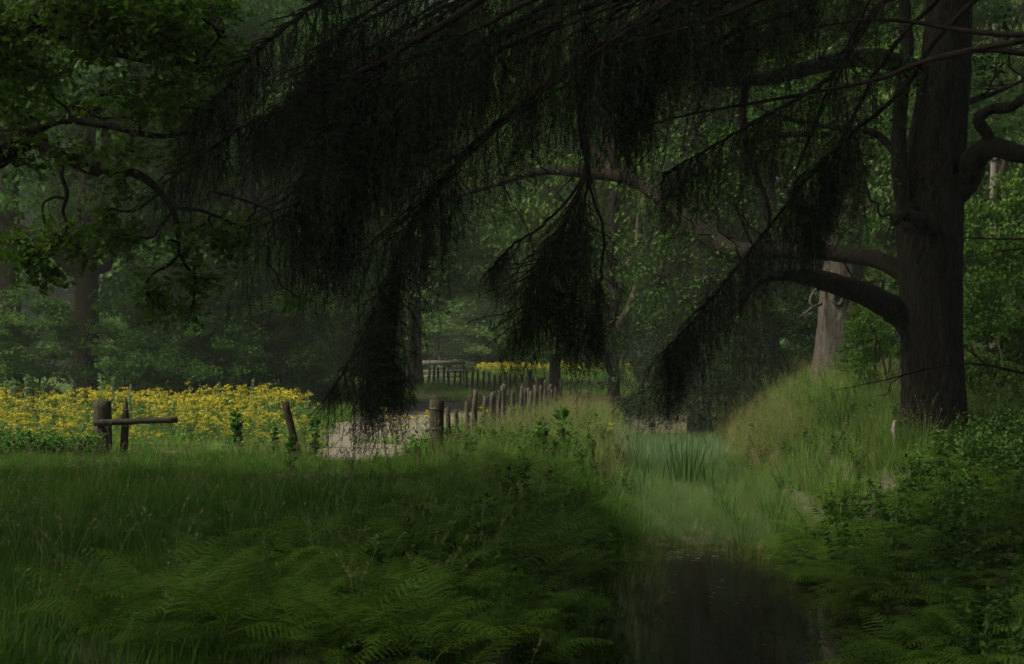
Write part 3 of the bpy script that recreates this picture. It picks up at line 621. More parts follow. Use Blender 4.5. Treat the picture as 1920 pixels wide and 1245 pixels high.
for q in range(12):                                   # more sprays filling the dark top
    ex = rgb.uniform(560, 1250); ey = rgb.uniform(20, 190)*(1 if ex < 1000 else .8); dd = rgb.uniform(11.0, 14.0)
    BO.append((rgb.uniform(7.8, 9.4), [(1450+rgb.uniform(-80, 80), ey-330, dd-.3), (ex+330, ey-170, dd-.1), (ex+130, ey-70, dd), (ex, ey, dd), (ex-70, ey+80, dd)], .035, 34, 1.1, (.4, 1.15), .30))
for q, (h, pts, r0, n2, side, Lr, s0) in enumerate(BO):
    bough(spr, [T0(h)]+[P(*z) for z in pts], r0, .008, n2, side, Lr, s0, 700+q, ST, SM)
for pts, rads in [  # bare dead branches of the spruce
  ([(2000, 60, 11), (1760, 108, 11.4), (1640, 150, 11.6), (1430, 190, 11.9), (1290, 215, 12.1), (1200, 240, 12.3)], [.03, .026, .02, .015, .01, .005]),
  ([(2000, 70, 11), (1830, 60, 11.3), (1700, 40, 11.6), (1600, 40, 11.8), (1480, 60, 12)], [.03, .025, .018, .012, .005]),
  ([(2000, 110, 11.2), (1850, 94, 11.5), (1760, 112, 11.6)], [.03, .024, .014]),
  ([(1680, -30, 11.6), (1600, 90, 11.9), (1545, 200, 12.1), (1490, 330, 12.3)], [.016, .013, .01, .005]),
  ([(1640, -20, 12), (1560, 150, 12.2), (1500, 300, 12.5), (1470, 350, 12.6)], [.014, .012, .008, .004]),
  ([(1240, -20, 11.6), (1130, 20, 11.8), (980, 80, 12), (830, 132, 12.2), (700, 175, 12.4)], [.016, .014, .011, .008, .004]),
  ([(1160, 60, 11.9), (1060, 160, 12), (900, 260, 12.1), (800, 370, 12.2), (700, 460, 12.3)], [.014, .012, .009, .007, .004]),
  ([(1300, -20, 12), (1280, 80, 12.1), (1274, 180, 12.2), (1290, 230, 12.2)], [.008, .007, .005, .003]),
  ([(2020, 720, 13.4), (1920, 700, 13.5), (1830, 682, 13.6), (1750, 690, 13.7), (1660, 712, 13.8), (1565, 732, 13.9)], [.02, .017, .013, .009, .006, .003]),
  ([(1850, 684, 13.6), (1815, 655, 13.5), (1800, 640, 13.5)], [.009, .007, .004]),
  ([(1700, 700, 13.7), (1672, 718, 13.8), (1664, 738, 13.8), (1645, 742, 13.8)], [.006, .006, .005, .003]),
  ([(2000, 445, 13), (1900, 448, 13.2), (1800, 446, 13.4)], [.014, .011, .007]),
  ([(2000, 462, 13), (1900, 468, 13.2), (1790, 486, 13.4)], [.009, .007, .003])]:
    limb(spr, 'dead_branch', [P(*q) for q in pts], rads, 'sprucebark', rng, 6, 26)
# the spruce's own crown above the picture, coarser because it is only its shade that shows
rg = np.random.default_rng(43); mb = MB()
for q in range(180):
    h = rg.uniform(6.8, 20); a = rg.uniform(0, 6.283); L_ = 9.4*(1-(h-6)/18)*rg.uniform(.6, 1)
    if -2.6 < a-math.pi < -1e9: continue
    e_ = np.array([tx+L_*math.cos(a), ty+L_*math.sin(a), h-.25*L_]); pz = CH-(0-HY)/F*max(e_[1], 1)
    p0 = np.array([tx, ty, h]); mid = (p0+e_)/2+[0, 0, .4]
    pth = spline([p0, mid, e_], 14)
    lowest = CH+HY/F*pth[:, 1].clip(1)+1.3
    if (pth[:, 2] < lowest).any() and e_[1] > 3: pth[:, 2] += max(0, (lowest-pth[:, 2]).max())
    mb.add(*tube(pth, np.linspace(.05, .01, 14), 5), 1)
    c_ = np.repeat(pth[2:], 26, 0)+rg.standard_normal((12*26, 3))*np.array([.45, .45, .3]); mb.add(*leaves(c_, .26, DIA, rg, .7)[:2], 0, rg.random())
obj('crown', mb.mesh('crown', SM, off=np.array(spr.location)), spr)
# dark spruce standing in the stream bed behind the reeds
D = 44.5; dx = (1312-960)/F*D; dz = gz(dx, D)
ds = empty('spruce_tree', (dx, D, dz), 'dark drooping spruce behind the reeds where the stream bends away', 'tree')
obj('trunk', trunk_mesh(.36, 17, 77, M['sprucebark']), ds)
rg = np.random.default_rng(78); wood = MB(); nd = MB()
for q in range(92):
    h = 1.6+15*(q/92)**1.25; a = q*2.399+rg.normal(0, .3); L_ = 3.5*(1-h/19)*rg.uniform(.75, 1.1)+.25
    p0 = np.array([0, 0, h]); e_ = np.array([L_*math.cos(a), L_*math.sin(a), h-.42*L_]); pth = spline([p0, (p0+e_)/2+[0, 0, .15*L_], e_], 9)
    wood.add(*tube(pth, np.linspace(.035, .008, 9), 5)); n_ = 26
    tt = rg.uniform(.2, 1, n_)*8; i0 = np.minimum(tt.astype(int), 7); pos = pth[i0]+(pth[i0+1]-pth[i0])*(tt-i0)[:, None]+rg.standard_normal((n_, 3))*np.array([.28, .28, .08])
    place_strands(nd, STC, pos, rg.uniform(.4, 1.0, n_), rg, rg.normal(0, .1, (n_, 2)))
bo = obj('boughs', wood.mesh('boughs', [M['sprucebark']], True), ds); obj('needles', nd.mesh('needles', [M['needle2'], M['sprucebark']]), ds)

# ------------------------------------------------------------------ fences
def post_mesh(name, h, r0, r1, seed, mat, lean=(0, 0), point=0, sides=14, notch=.03):
    rng = np.random.default_rng(seed); n = 12; t_ = np.linspace(0, 1, n); zz = -.35+t_*(h+.35); rad = r0+(r1-r0)*t_
    if point: rad = rad*np.clip((h-zz)/point, .08, 1)
    zz2 = np.clip(zz, 0, None); V_, T_ = tube(np.c_[lean[0]*zz2/h, lean[1]*zz2/h, zz], rad, sides, .025, rng)
    top = V_[:, 2] > h-.001; V_[top, 2] += rng.normal(0, notch*.4, top.sum())
    cr = rng.integers(0, sides, 3)
    for c_ in cr: V_[c_:n*sides:sides, :2] = V_[c_:n*sides:sides, :2]*1-0
    mb_ = MB(); mb_.add(V_, T_); return mb_.mesh(name, [M[mat]], False)
def wire(parent, a, b, rng, sag=.03, r=.0045, n=24):
    t_ = np.linspace(0, 1, n)[:, None]; p = a+(b-a)*t_; p[:, 2] -= sag*4*(t_*(1-t_))[:, 0]; p[1:-1] += rng.normal(0, .004, (n-2, 3))
    mb_ = MB(); mb_.add(*tube(p, r, 4)); 
    for q in range(2, n-2, 2):                       # barbs
        mb_.add(*tube([p[q]+[-.02, 0, -.018], p[q]+[.02, 0, .018]], .0025, 3)); 
    return obj('wire', mb_.mesh('wire', [M['wire']], off=np.array(parent.location)), parent)
rng = np.random.default_rng(61)
d = 26.0; x = (195-960)/F*d
gp = empty('gate_post', (x, d, gz(x, d)), 'stout square topped post with a dark rail fixed across it', 'post')
m_ = post_mesh('post', 1.06, .155, .165, 1, 'post', (-.03, 0)); obj('post', m_, gp)
st = obj('stake', post_mesh('stake', 1.12, .075, .07, 2, 'darkrail', (.06, 0), .32, 9), gp, ((230-195)*d/F-.02, .12, 0))
rl = MB(); a_, b_ = P(176, 793, d-.22), P(332, 787, d-.22); pth = np.linspace(a_, b_, 10); pth[1:-1] += rng.normal(0, .004, (8, 3))
rl.add(*tube(pth, .058, 10, .05, rng)); obj('rail', rl.mesh('rail', [M['darkrail']], False, np.array(gp.location)), gp)
tw = MB(); tw.add(*tube(spline([P(189, 788, d-.29), P(194, 796, d-.3), P(200, 808, d-.2)], 9), .005, 4)); tw.add(*tube(spline([P(211, 788, d-.29), P(205, 797, d-.3), P(200, 808, d-.2)], 9), .005, 4))
obj('binding_wire', tw.mesh('binding_wire', [M['wire']], False, np.array(gp.location)), gp)
# wire fence with the leaning post
d = 25.8; x = (560-960)/F*d
wf = empty('wire_fence', (x, d, gz(x, d)), 'barbed wire fence with a single post leaning left before the paddock', 'fence')
obj('post', post_mesh('post', 1.08, .075, .07, 3, 'darkrail', (-.26, .02), 0, 12), wf)
sxp = (819-960)/F*24.6
for zl, pl_, pr_ in [(.93, 770, 800), (.62, 775, 820), (.28, 800, 850)]:
    lean = -.26*zl/1.08
    for (A, B) in [(P(215, HY+(CH-zl)/26*F, 26), np.array([x+lean, d, gz(x, d)+zl])), (np.array([x+lean, d, gz(x, d)+zl]), np.array([sxp-.1, 24.6, gz(sxp, 24.6)+zl])),
                   (P(-60, HY+(CH-zl-.02)/26.4*F, 26.4), P(178, HY+(CH-zl)/26*F, 26))]:
        wire(wf, A, B, rng)
# strainer post
sp_ = empty('strainer_post', (sxp, 24.6, gz(sxp, 24.6)), 'thick round strainer post bound with wire at the paddock corner', 'post')
obj('post', post_mesh('post', 1.14, .125, .128, 4, 'post', (0, 0), 0, 18), sp_)
for zb in (.98, .63):
    a = np.linspace(0, 6.283, 25); mb = MB()
    for q in range(3): mb.add(*tube(np.c_[.134*np.cos(a), .134*np.sin(a), zb+.012*q+.006*np.sin(a*2+q)], .006, 5, cap=False))
    obj('wire_band', mb.mesh('wire_band', [M['wire']]), sp_)
# receding paddock fence
pf = empty('paddock_fence', (sxp, 26, gz(sxp, 26)), 'fence of close set weathered posts running away along the stream bank', 'fence')
off = np.array(pf.location); yy = 26.4; k_ = 0; tops = []
rng = np.random.default_rng(62)
while yy < 56:
    xx = sxp+.108*(yy-24.6)+rng.normal(0, .04); zz = gz(xx, yy); hh = 1.12+rng.normal(0, .12)
    o = obj('post', post_mesh('post', hh, rng.uniform(.038, .07), rng.uniform(.036, .06), 900+k_, 'post' if k_ < 2 else 'greypost', (rng.normal(0, .05), rng.normal(0, .04)), 0, 9), pf, np.array([xx, yy, zz])-off)
    tops.append((xx, yy, zz)); yy += rng.uniform(.75, 1.15) if k_ > 3 else .9; k_ += 1
for zl in (.95, .55):
    pts = np.array([(sxp, 24.6, gz(sxp, 24.6))]+tops)+[-.07, 0, zl]; mb = MB(); mb.add(*tube(pts, .005, 4)); obj('wire', mb.mesh('wire', [M['wire']], False, off), pf)
# far cross fence
fx, fy = (872-960)/F*84, 84.0
ff = empty('far_fence', (fx, fy, gz(fx, fy)), 'line of small dark posts crossing the paddock in the distance', 'fence'); off = np.array(ff.location)
rng = np.random.default_rng(63); px = 803.; k_ = 0; tp_ = []
while px < 1012:
    d = np.interp(px, [800, 1012], [92, 76]); xx = (px-960)/F*d; zz = gz(xx, d)
    obj('post', post_mesh('post', 1.05+rng.normal(0, .08), .085, .08, 950+k_, 'post', (rng.normal(0, .05), 0), 0, 7), ff, np.array([xx, d, zz])-off)
    tp_.append((xx, d, zz+.9)); px += rng.uniform(8.5, 12.5); k_ += 1
mb = MB(); mb.add(*tube(np.array(tp_), .012, 4)); obj('wire', mb.mesh('wire', [M['wire']], False, off), ff)
# grey board fence
d = 97.; x0, x1 = (784-960)/F*d, (872-960)/F*d
bf = empty('board_fence', ((x0+x1)/2, d, gz(x0, d)), 'short grey board fence behind the line of small posts', 'fence'); off = np.array(bf.location)
for zl, hh in ((1.32, .30), (.72, .16), (.36, .16)):
    mb = MB(); mb.add(np.array([(x, y, z) for x in (x0, x1) for y in (d-.03, d+.03) for z in (off[2]+zl-hh/2, off[2]+zl+hh/2)]), [(0, 1, 3, 2), (4, 6, 7, 5), (0, 4, 5, 1), (2, 3, 7, 6), (0, 2, 6, 4), (1, 5, 7, 3)])
    obj('board', mb.mesh('board', [M['board']], False, off), bf)
for q in range(4): obj('post', post_mesh('post', 1.5, .09, .085, 980+q, 'greypost', (0, 0), 0, 7), bf, (x0+(x1-x0)*(q+.1)/3.2-off[0], .13, 0))
# twin tall posts, lone posts
for px, d, h, r, nm, lab, mt in [(757, 80, 2.05, .13, 'tall_post', 'darker left one of the twin tall posts at the paddock end', 'post'), (768, 80, 2.25, .12, 'tall_post', 'paler right one of the twin tall posts at the paddock end', 'greypost'),
      (749, 81, 1.5, .08, 'tall_post', 'thin short post left of the twin tall posts', 'greypost'), (1015, 72, 1.1, .22, 'tree_stump', 'dark stump under the hanging spruce at the far paddock end', 'post'),
      (992, 74, 1.45, .16, 'tall_post', 'dark post under the hanging spruce near the far yellow strip', 'darkrail'), (578, 48, .95, .06, 'tall_post', 'small pale post behind the flowers above the leaning post', 'greypost')]:
    xx = (px-960)/F*d; e = empty(nm, (xx, d, gz(xx, d)), lab, 'stump' if 'stump' in nm else 'post')
    obj('shaft', post_mesh(nm, h, r, r*.92, int(px), mt, (.02, 0), 0, 10), e)
# pale broken stub by the oak
p = P(1677, 822, 23.2); e = empty('dead_stub', (p[0], p[1], p[2]-.03), 'pale speckled broken stub with a dark snag beside the oak foot', 'stub')
mb = MB(); rng = np.random.default_rng(64)
mb.add(*tube(spline([(.01, 0, -.15), (.005, 0, .05), (-.005, 0, .16), (0, 0, .25), (.012, 0, .30), (.045, 0, .325)], 22), np.interp(np.linspace(0, 1, 22), [0, .35, .55, .75, .85, 1], [.028, .042, .04, .03, .036, .012]), 12, .08, rng))
obj('stem', mb.mesh('stem', [M['palestub']], True), e)
mb = MB(); mb.add(*tube(spline([(.015, 0, .295), (.06, 0, .30), (.12, 0, .318)], 8), np.linspace(.026, .008, 8), 7, .08, rng)); obj('snag', mb.mesh('snag', [M['darkrail']], True), e)

# ------------------------------------------------------------------ bracken
def below_edge(x, y, top):                            # keeps the shaded bank's plants lower than the sunlit slope behind
    px = 960+F*x/y; py = HY+(CH-gh(x, y)-top)/y*F
    return py > np.interp(px, [1380, 1440, 1500, 1600, 1690, 1800, 1920], [1180, 1015, 960, 905, 855, 800, 770])
def frond_mesh(seed, np_=14, wide=.26, arch=.9):
    rng = np.random.default_rng(seed); mb_ = MB(); n = 16
    u = np.linspace(0, 1, n); ax = np.c_[u*.92, np.zeros(n), .62*u-arch*.62*u**2]; ax[:, 1] = .05*np.sin(u*3+seed)
    mb_.add(*tube(ax, np.linspace(.006, .0015, n), 3, cap=False), 0, .9)
    for q in range(np_):
        s = .2+.78*q/(np_-1); i_ = min(n-2, int(s*(n-1))); f_ = s*(n-1)-i_; c = ax[i_]+(ax[i_+1]-ax[i_])*f_; tg = unit(ax[i_+1]-ax[i_])
        L_ = wide*(1-((s-.2)/.82))**.75*(.75+.25*min(1, (s-.15)*5))+.02
        for sg in (-1, 1):
            sd = np.array([0, sg, 0])*.92+tg*.42; sd = unit(sd); sag = rng.uniform(.18, .4); m_ = max(3, int(L_/.02))
            base = c; nrm = unit(np.cross(tg, sd)*sg)
            v = np.linspace(0, 1, m_+1); rib = base+sd*L_*v[:, None]; rib[:, 2] -= sag*L_*v**2
            pd = unit(np.cross(nrm, sd)); vv, tt, b0 = [], [], 0; wv = rng.random()*.5+.25
            for e_ in range(m_):
                w_ = .017*(1-.7*e_/m_)+.004
                for s2 in (-1, 1):
                    tip = (rib[e_]+rib[e_+1])/2+pd*s2*w_+sd*w_*.35; tip[2] -= .15*w_
                    vv += [rib[e_], rib[e_]+(rib[e_+1]-rib[e_])*.86, tip]; tt.append((b0, b0+1, b0+2)); b0 += 3
            mb_.add(np.array(vv), tt, 0, wv)
    return mb_.mesh('frond', [M['fern']])
FR = [frond_mesh(q, 14, .27+.03*(q % 3), .75+.12*(q % 4)) for q in range(6)]
def fern(x, y, s, nf, lab, grp, rng, lean=0., az0=None):
    e = empty('bracken_fern', (x, y, gz(x, y)-.02), lab, 'fern', grp); a = rng.uniform(0, 6.283); hz = rng.uniform(.12, .4)*s
    for q in range(nf):
        o = obj('frond', FR[rng.integers(0, 6)], e); aa = a+q*6.283/nf+rng.normal(0, .35)
        if az0 is not None and rng.random() < .65: aa = az0+rng.normal(0, .75)
        o.rotation_euler = (rng.normal(0, .18), -rng.uniform(-.1, .55), aa); o.location = (0, 0, hz*rng.uniform(.5, 1.3)); sc_ = s*rng.uniform(.7, 1.15); o.scale = (sc_,)*3
    return e
rng = np.random.default_rng(71)
cnt = 0
for q in range(1500):                                  # near left bank, tumbling to the water
    y = rng.uniform(7.6, 21.5); u = rng.uniform(-3.6, -.9); x = sx(y)+u
    if cnt >= 160: break
    if (y > 13.5 and u < -1.25 and rng.random() < .68) or x > .0885*y-.62 or (u < -2.6 and y > 13 and rng.random() < .75): continue
    lab = 'bracken fern arching over the water from the near left bank' if u > -1.5 else ('bracken fern in the thicket on top of the left bank, close by' if y < 13 else 'bracken fern on top of the left bank before the strainer post')
    fern(x, y, rng.uniform(.42, .74)*(.85 if y < 11 else 1.05), int(rng.integers(6, 9)), lab, lab.replace('bracken fern', 'ferns'), rng, az0=(0. if u > -1.9 else None)); cnt += 1
for q in range(20):                                   # loose ferns in the meadow
    px, d = rng.uniform(330, 720), rng.uniform(8.6, 14); x = (px-960)/F*d
    fern(x, d, rng.uniform(.4, .65), int(rng.integers(4, 6)), 'bracken fern standing in the foreground meadow grass', 'ferns in the meadow grass', rng)
for q in range(46):
    px, d = rng.uniform(150, 820), rng.uniform(7.4, 9.6); x = (px-960)/F*d
    fern(x, d, rng.uniform(.45, .7), int(rng.integers(5, 7)), 'dim bracken fern along the bottom edge of the meadow', 'ferns along the bottom edge', rng)
cnt = 0
for q in range(5000):                                  # right bank
    y = rng.uniform(9.5, 24); u = rng.uniform(.85, 4.2); x = sx(y)+u
    if cnt >= 165: break
    if y > 20+(x-3.7)*1.25 or x > 6.2 or x < 3.15+.11*(y-12) or not below_edge(x, y, .5): continue
    if u > 2.4 and rng.random() < .45: continue
    lab = 'bracken fern drooping over the dark right water edge' if u < 1.9 else ('bracken fern among brambles on the near right bank' if y < 15 else 'bracken fern on the shaded right bank below the big oak')
    fern(x, y, rng.uniform(.5, .8), int(rng.integers(6, 9)), lab, lab.replace('bracken fern', 'ferns'), rng, az0=math.pi+.3); cnt += 1

# ------------------------------------------------------------------ grasses (uncountable)
rng = np.random.default_rng(81)
G_M = [tuft(q, 110, .30, .008, .30, .24, [M['grass'], M['seed']], heads=0, dry=.0) for q in range(5)]
G_L = [tuft(20+q, 85, .75, .010, .28, .24, [M['bankgrass'], M['seed']], heads=5, dry=.06) for q in range(4)]
G_S = [tuft(30+q, 5, .38, .006, .05, .2, [M['grass'], M['seed']], heads=2) for q in range(3)]
G_D = [tuft(40+q, 16, .8, .008, .09, .3, [M['drygrass'], M['drygrass']], heads=7, dry=.2) for q in range(3)]
G_F = [tuft(60+q, 60, .5, .02, .45, .22, [M['bankgrass'], M['seed']], heads=0, dry=.05) for q in range(3)]
fence_y = lambda x: np.interp(x, [-20, -1.33], [26.2, 24.8])
left_u = lambda x, y: x-sx(y)
scatter('meadow_grass', rand_area(10500, -12, 2, 6.8, 26.5, rng, lambda x, y: (y < fence_y(x)+.4) & (left_u(x, y) < -1.0) & (rng.random(len(x)) < np.where((y < 14.5) & (left_u(x, y) > -3.9), .16, np.where(y < 9.2, .45, .9)))), G_M, 'dark green meadow grass on the near left side', 'grass', rng, scale=lambda p: (1-.62*np.exp(-((p[:, 0]+2.9)/1.5)**2)*(p[:, 1] > 20))*(.85+.3*np.sin(p[:, 0]*.9+1)*np.sin(p[:, 1]*.7)))
scatter('flowering_meadow_grass', rand_area(1100, -12, 1, 8, 26, rng, lambda x, y: (y < fence_y(x)+.3) & (left_u(x, y) < -1.4)), G_S, 'thin flowering grass stalks scattered over the meadow', 'grass', rng)
scatter('tall_bank_grass', np.vstack([rand_area(1500, -2, 4, 20, 56, rng, lambda x, y: (left_u(x, y) < -.85) & (x > sxp+.1+.108*(y-24.6)-.1*(y < 26)) & (y > 22+.0*x)),
    rand_area(2800, 3, 13, 17, 52, rng, lambda x, y: (left_u(x, y) > .9) & ~below_edge(x, y, .3) & (rng.random(len(x)) < .8))]), G_L, 'tall pale flowering grass on both stream banks', 'grass', rng, .5, .95, scale=lambda p: np.interp(np.abs(p[:, 0]-sx(p[:, 1])), [.9, 2.4], [.42, 1]))
scatter('dry_grass', np.vstack([rand_area(500, 4, 10, 29, 44, rng, lambda x, y: (left_u(x, y) > 1.6) & (left_u(x, y) < 3.0)), rand_area(260, -1.5, 4, 26, 48, rng, lambda x, y: (left_u(x, y) < -1.3) & (x > sxp+.2+.108*(y-24.6)))]), G_D, 'golden dry grass with drooping heads on the bank crests', 'grass', rng, .5, .85)
G_C = [tuft(110+q, 90, .6, .008, .28, .34, [M['mistgrass'], M['bankgrass']], dry=.3) for q in range(4)]
scatter('stream_bed_grass', rand_area(4200, 1.4, 6.5, 20.2, 46, rng, lambda x, y: (np.abs(left_u(x, y)-.15) < 1.55) & ((y > 20.7) | (np.abs(left_u(x, y)+.1) > .75))), G_C, 'soft pale green grass filling the stream bed', 'grass', rng, .28, .55, .25)
scatter('paddock_grass', np.vstack([rand_area(4500, -22, 3, 26, 62, rng, lambda x, y: ~on_track(x, y) & (x < sxp+.108*(y-24.6)) & (y > fence_y(x)+.3)),
    rand_area(5000, -45, 60, 56, 125, rng, lambda x, y: ~on_track(x, y)), rand_area(16, -6, 1, 25.6, 64, rng, lambda x, y: on_track(x, y))]), G_F, 'light green paddock grass behind the fences', 'grass', rng, .6, 1.2, scale=lambda p: np.where((p[:, 1] < 47) & (p[:, 0] < -4), .55, 1))
G_R = [tuft(70+q, 46, .6, .013, .16, .26, [M['reed'], M['bankgrass']], dry=.35) for q in range(3)]
scatter('sedge_tufts', np.vstack([rand_area(150, 1.2, 6, 20.2, 34, rng, lambda x, y: (np.abs(left_u(x, y)) > .55) & (np.abs(left_u(x, y)) < 1.5)), rand_area(70, 3, 9, 22, 36, rng, lambda x, y: (left_u(x, y) > 1.2) & (left_u(x, y) < 4))]), G_R, 'darker green sedge tufts along the stream bed edges', 'sedge', rng, .5, 1.1, .15)
scatter('bank_top_grass', rand_area(2200, 4, 20, 10, 50, rng, lambda x, y: (left_u(x, y) > 3.2)), G_M, 'short shaded grass on the right bank top', 'grass', rng)

# ------------------------------------------------------------------ leafy herbs
def herb(seed, H, n, ls, mat, tmpl=OVAL, spread=.8):
    rng = np.random.default_rng(seed); mb_ = MB()
    for s_ in range(3):
        a = rng.uniform(0, 6.283); h = H*rng.uniform(.65, 1.1); e_ = np.array([.28*H*math.cos(a)*rng.random(), .28*H*math.sin(a)*rng.random(), h]); p = wiggle((0, 0, -.03), e_, 8, .05, rng)
        mb_.add(*tube(p, np.linspace(.006, .002, 8), 3, cap=False), 0, .4)
        t_ = np.linspace(.15, 1, n)*7; i0 = np.minimum(t_.astype(int), 6); c = p[i0]+(p[i0+1]-p[i0])*(t_-i0)[:, None]; c = np.repeat(c, 2, 0)
        out = rng.standard_normal((2*n, 3)); out[:, 2] = 0; out = unit(out)
        lv, lt, va = leaves(c, ls, tmpl, rng, 1.2, .15, out*3*spread); mb_.add(lv, lt, 0, va)
    return mb_.mesh('herb', [M[mat]])
N_T = [herb(q, .5, 8, .10, 'nettle') for q in range(3)]
B_T = [herb(10+q, .55, 15, .06, 'bramble', OVAL) for q in range(4)]
H_T = [herb(20+q, .5, 9, .075, 'hazel', OVAL) for q in range(3)]
rng = np.random.default_rng(82)
def patch(px, d, rx, ry, n):
    x0 = (px-960)/F*d; a = rng.uniform(0, 6.283, n); r = np.sqrt(rng.random(n)); x = x0+rx*r*np.cos(a); y = d+ry*r*np.sin(a); return np.c_[x, y, gh(x, y)]
scatter('nettles', np.vstack([patch(60, 25.3, 1.1, .9, 80), patch(110, 25.2, .7, .6, 40), patch(785, 24.7, .3, .4, 12), patch(870, 25.2, .55, .8, 45), patch(950, 26, .6, 1.2, 40), patch(1030, 25, .5, 1.2, 40), patch(-40, 24.5, 1, 1, 50)]), N_T, 'bright green nettles round the fence post feet', 'nettles', rng, .6, 1.1)
pts = rand_area(5200, 3.2, 14, 9.5, 30, rng, lambda x, y: (left_u(x, y) > 1.7) & (y < 19.6+(x-3.6)*1.3) & below_edge(x, y, .42) & (np.hypot(x-bx, y-24) > .75) & ~((np.abs(960+F*x/y-1672) < 34) & (y > 20)))
scatter('brambles', pts, B_T, 'dark leafy brambles covering the right bank under the oak', 'brambles', rng, .7, 1.3, .3)
scatter('bank_herbs', np.vstack([rand_area(420, 4, 12, 22, 42, rng, lambda x, y: (left_u(x, y) > 1.6) & ~below_edge(x, y, .3)), rand_area(500, -1, 3.5, 22, 45, rng, lambda x, y: (left_u(x, y) < -1.0) & (x > sxp+.3+.108*(y-24.6))),
    rand_area(160, -2, 3, 8, 22, rng, lambda x, y: (left_u(x, y) < -.8) & (left_u(x, y) > -2.6))]), H_T, 'low leafy herbs mixed into the bank grass', 'herbs', rng, .6, 1.2, .25)

# ------------------------------------------------------------------ ragwort
def ragwort(seed, H=.9):
    rng = np.random.default_rng(seed); mb_ = MB()
    for s_ in range(int(rng.integers(2, 4))):
        h = H*rng.uniform(.78, 1.08); e_ = np.array([rng.normal(0, .1), rng.normal(0, .1), h]); p = wiggle((0, 0, -.03), e_, 6, .03, rng); mb_.add(*tube(p, np.linspace(.006, .004, 6), 3, cap=False), 0, .5)
        c = np.repeat(p, 4, 0)+rng.normal(0, .02, (24, 3)); c = c[c[:, 2] < h*.9]; lv, lt, va = leaves(c, .1, DIA, rng, .3, -.1, rng.standard_normal((len(c), 3))*np.array([2, 2, .3])); mb_.add(lv, lt, 0, va)
        n = int(rng.integers(12, 20)); a = rng.uniform(0, 6.283, n); r = .105*np.sqrt(rng.random(n)); f = np.c_[e_[0]+r*np.cos(a), e_[1]+r*np.sin(a), e_[2]+.03-1.2*r**2+rng.normal(0, .022, n)]
        for c_ in f:
            nr = unit(np.array([rng.normal(0, .45), rng.normal(0, .45), .8])); xx = unit(np.cross(nr, [.3, .9, .1])); yy = np.cross(nr, xx); q = np.linspace(0, 6.283, 6, endpoint=False); rd = rng.uniform(.015, .024)
            mb_.add(np.vstack([c_+nr*.008, c_+rd*(np.cos(q)[:, None]*xx+np.sin(q)[:, None]*yy)]), [(0, 1+z, 1+(z+1) % 6) for z in range(6)], 1, rng.random())
            mb_.add(np.array([e_-[0, 0, .1], c_-[.002, 0, 0], c_+[.002, 0, 0]]), [(0, 1, 2)], 0, .5)
    return mb_.mesh('ragwort', [M['ragleaf'], M['yellow']])
RW = [ragwort(q) for q in range(7)]
rng = np.random.default_rng(91)
def flower_pts(n):
    x = rng.uniform(-20, -3.8, n); y = 26.6+rng.random(n)**1.25*19.5; edge = np.interp(y, [27, 30, 36, 46], [-4.2, -4.7, -5.5, -7.0])
    dens = np.clip(.5+.4*np.sin(x*1.3+y*.7)+.35*np.sin(x*.6-y*1.1+1)+.3*np.sin(x*3.1+y*2.2), .08, 1); k_ = (x < edge+rng.normal(0, .3, n)) & in_view(x, y, 0) & (rng.random(n) < dens*np.where(y < 29.2, .8, .9)); return np.c_[x[k_], y[k_], gh(x[k_], y[k_])]
def fsc(y): return np.interp(y, [26.6, 31, 37, 46], [.36, .6, .86, 1.0])
pts = flower_pts(3800); pts = pts[np.argsort(pts[:, 1])]
for q in range(288):
    p = pts[q]; o = obj('ragwort_plant', RW[int(rng.integers(0, 7))], None, p); o.rotation_euler = (rng.normal(0, .08), rng.normal(0, .08), rng.uniform(0, 6.28)); s = rng.uniform(.65, 1.35)*fsc(p[1]); o.scale = (s, s, s)
    tag(o, 'yellow ragwort plant in the front of the flower field beyond the fence', 'flower', 'ragwort plants in the front of the flower field')
for px, d in [(742, 26.6), (760, 26.2), (795, 25.9), (722, 27), (905, 30), (1145, 33)]:
    x = (px-960)/F*d; o = obj('ragwort_plant', RW[int(rng.integers(0, 7))], None, (x, d, gz(x, d))); s = rng.uniform(.75, .95); o.scale = (s, s, s); o.rotation_euler[2] = px
    tag(o, 'scattered yellow ragwort plant between the track and the strainer post', 'flower', 'scattered ragwort by the strainer post')
x = rng.uniform(-5, 9, 900); y = rng.uniform(104, 112, 900); fx_ = np.c_[x, y, gh(x, y)]; fx_ = fx_[x > -2.6]
scatter('ragwort_drift', np.vstack([pts[288:], fx_]), RW, 'yellow ragwort massed through the back of the field and far strip', 'flowers', rng, .6, 1.25, scale=np.r_[fsc(pts[288:, 1]), np.ones(len(fx_))])

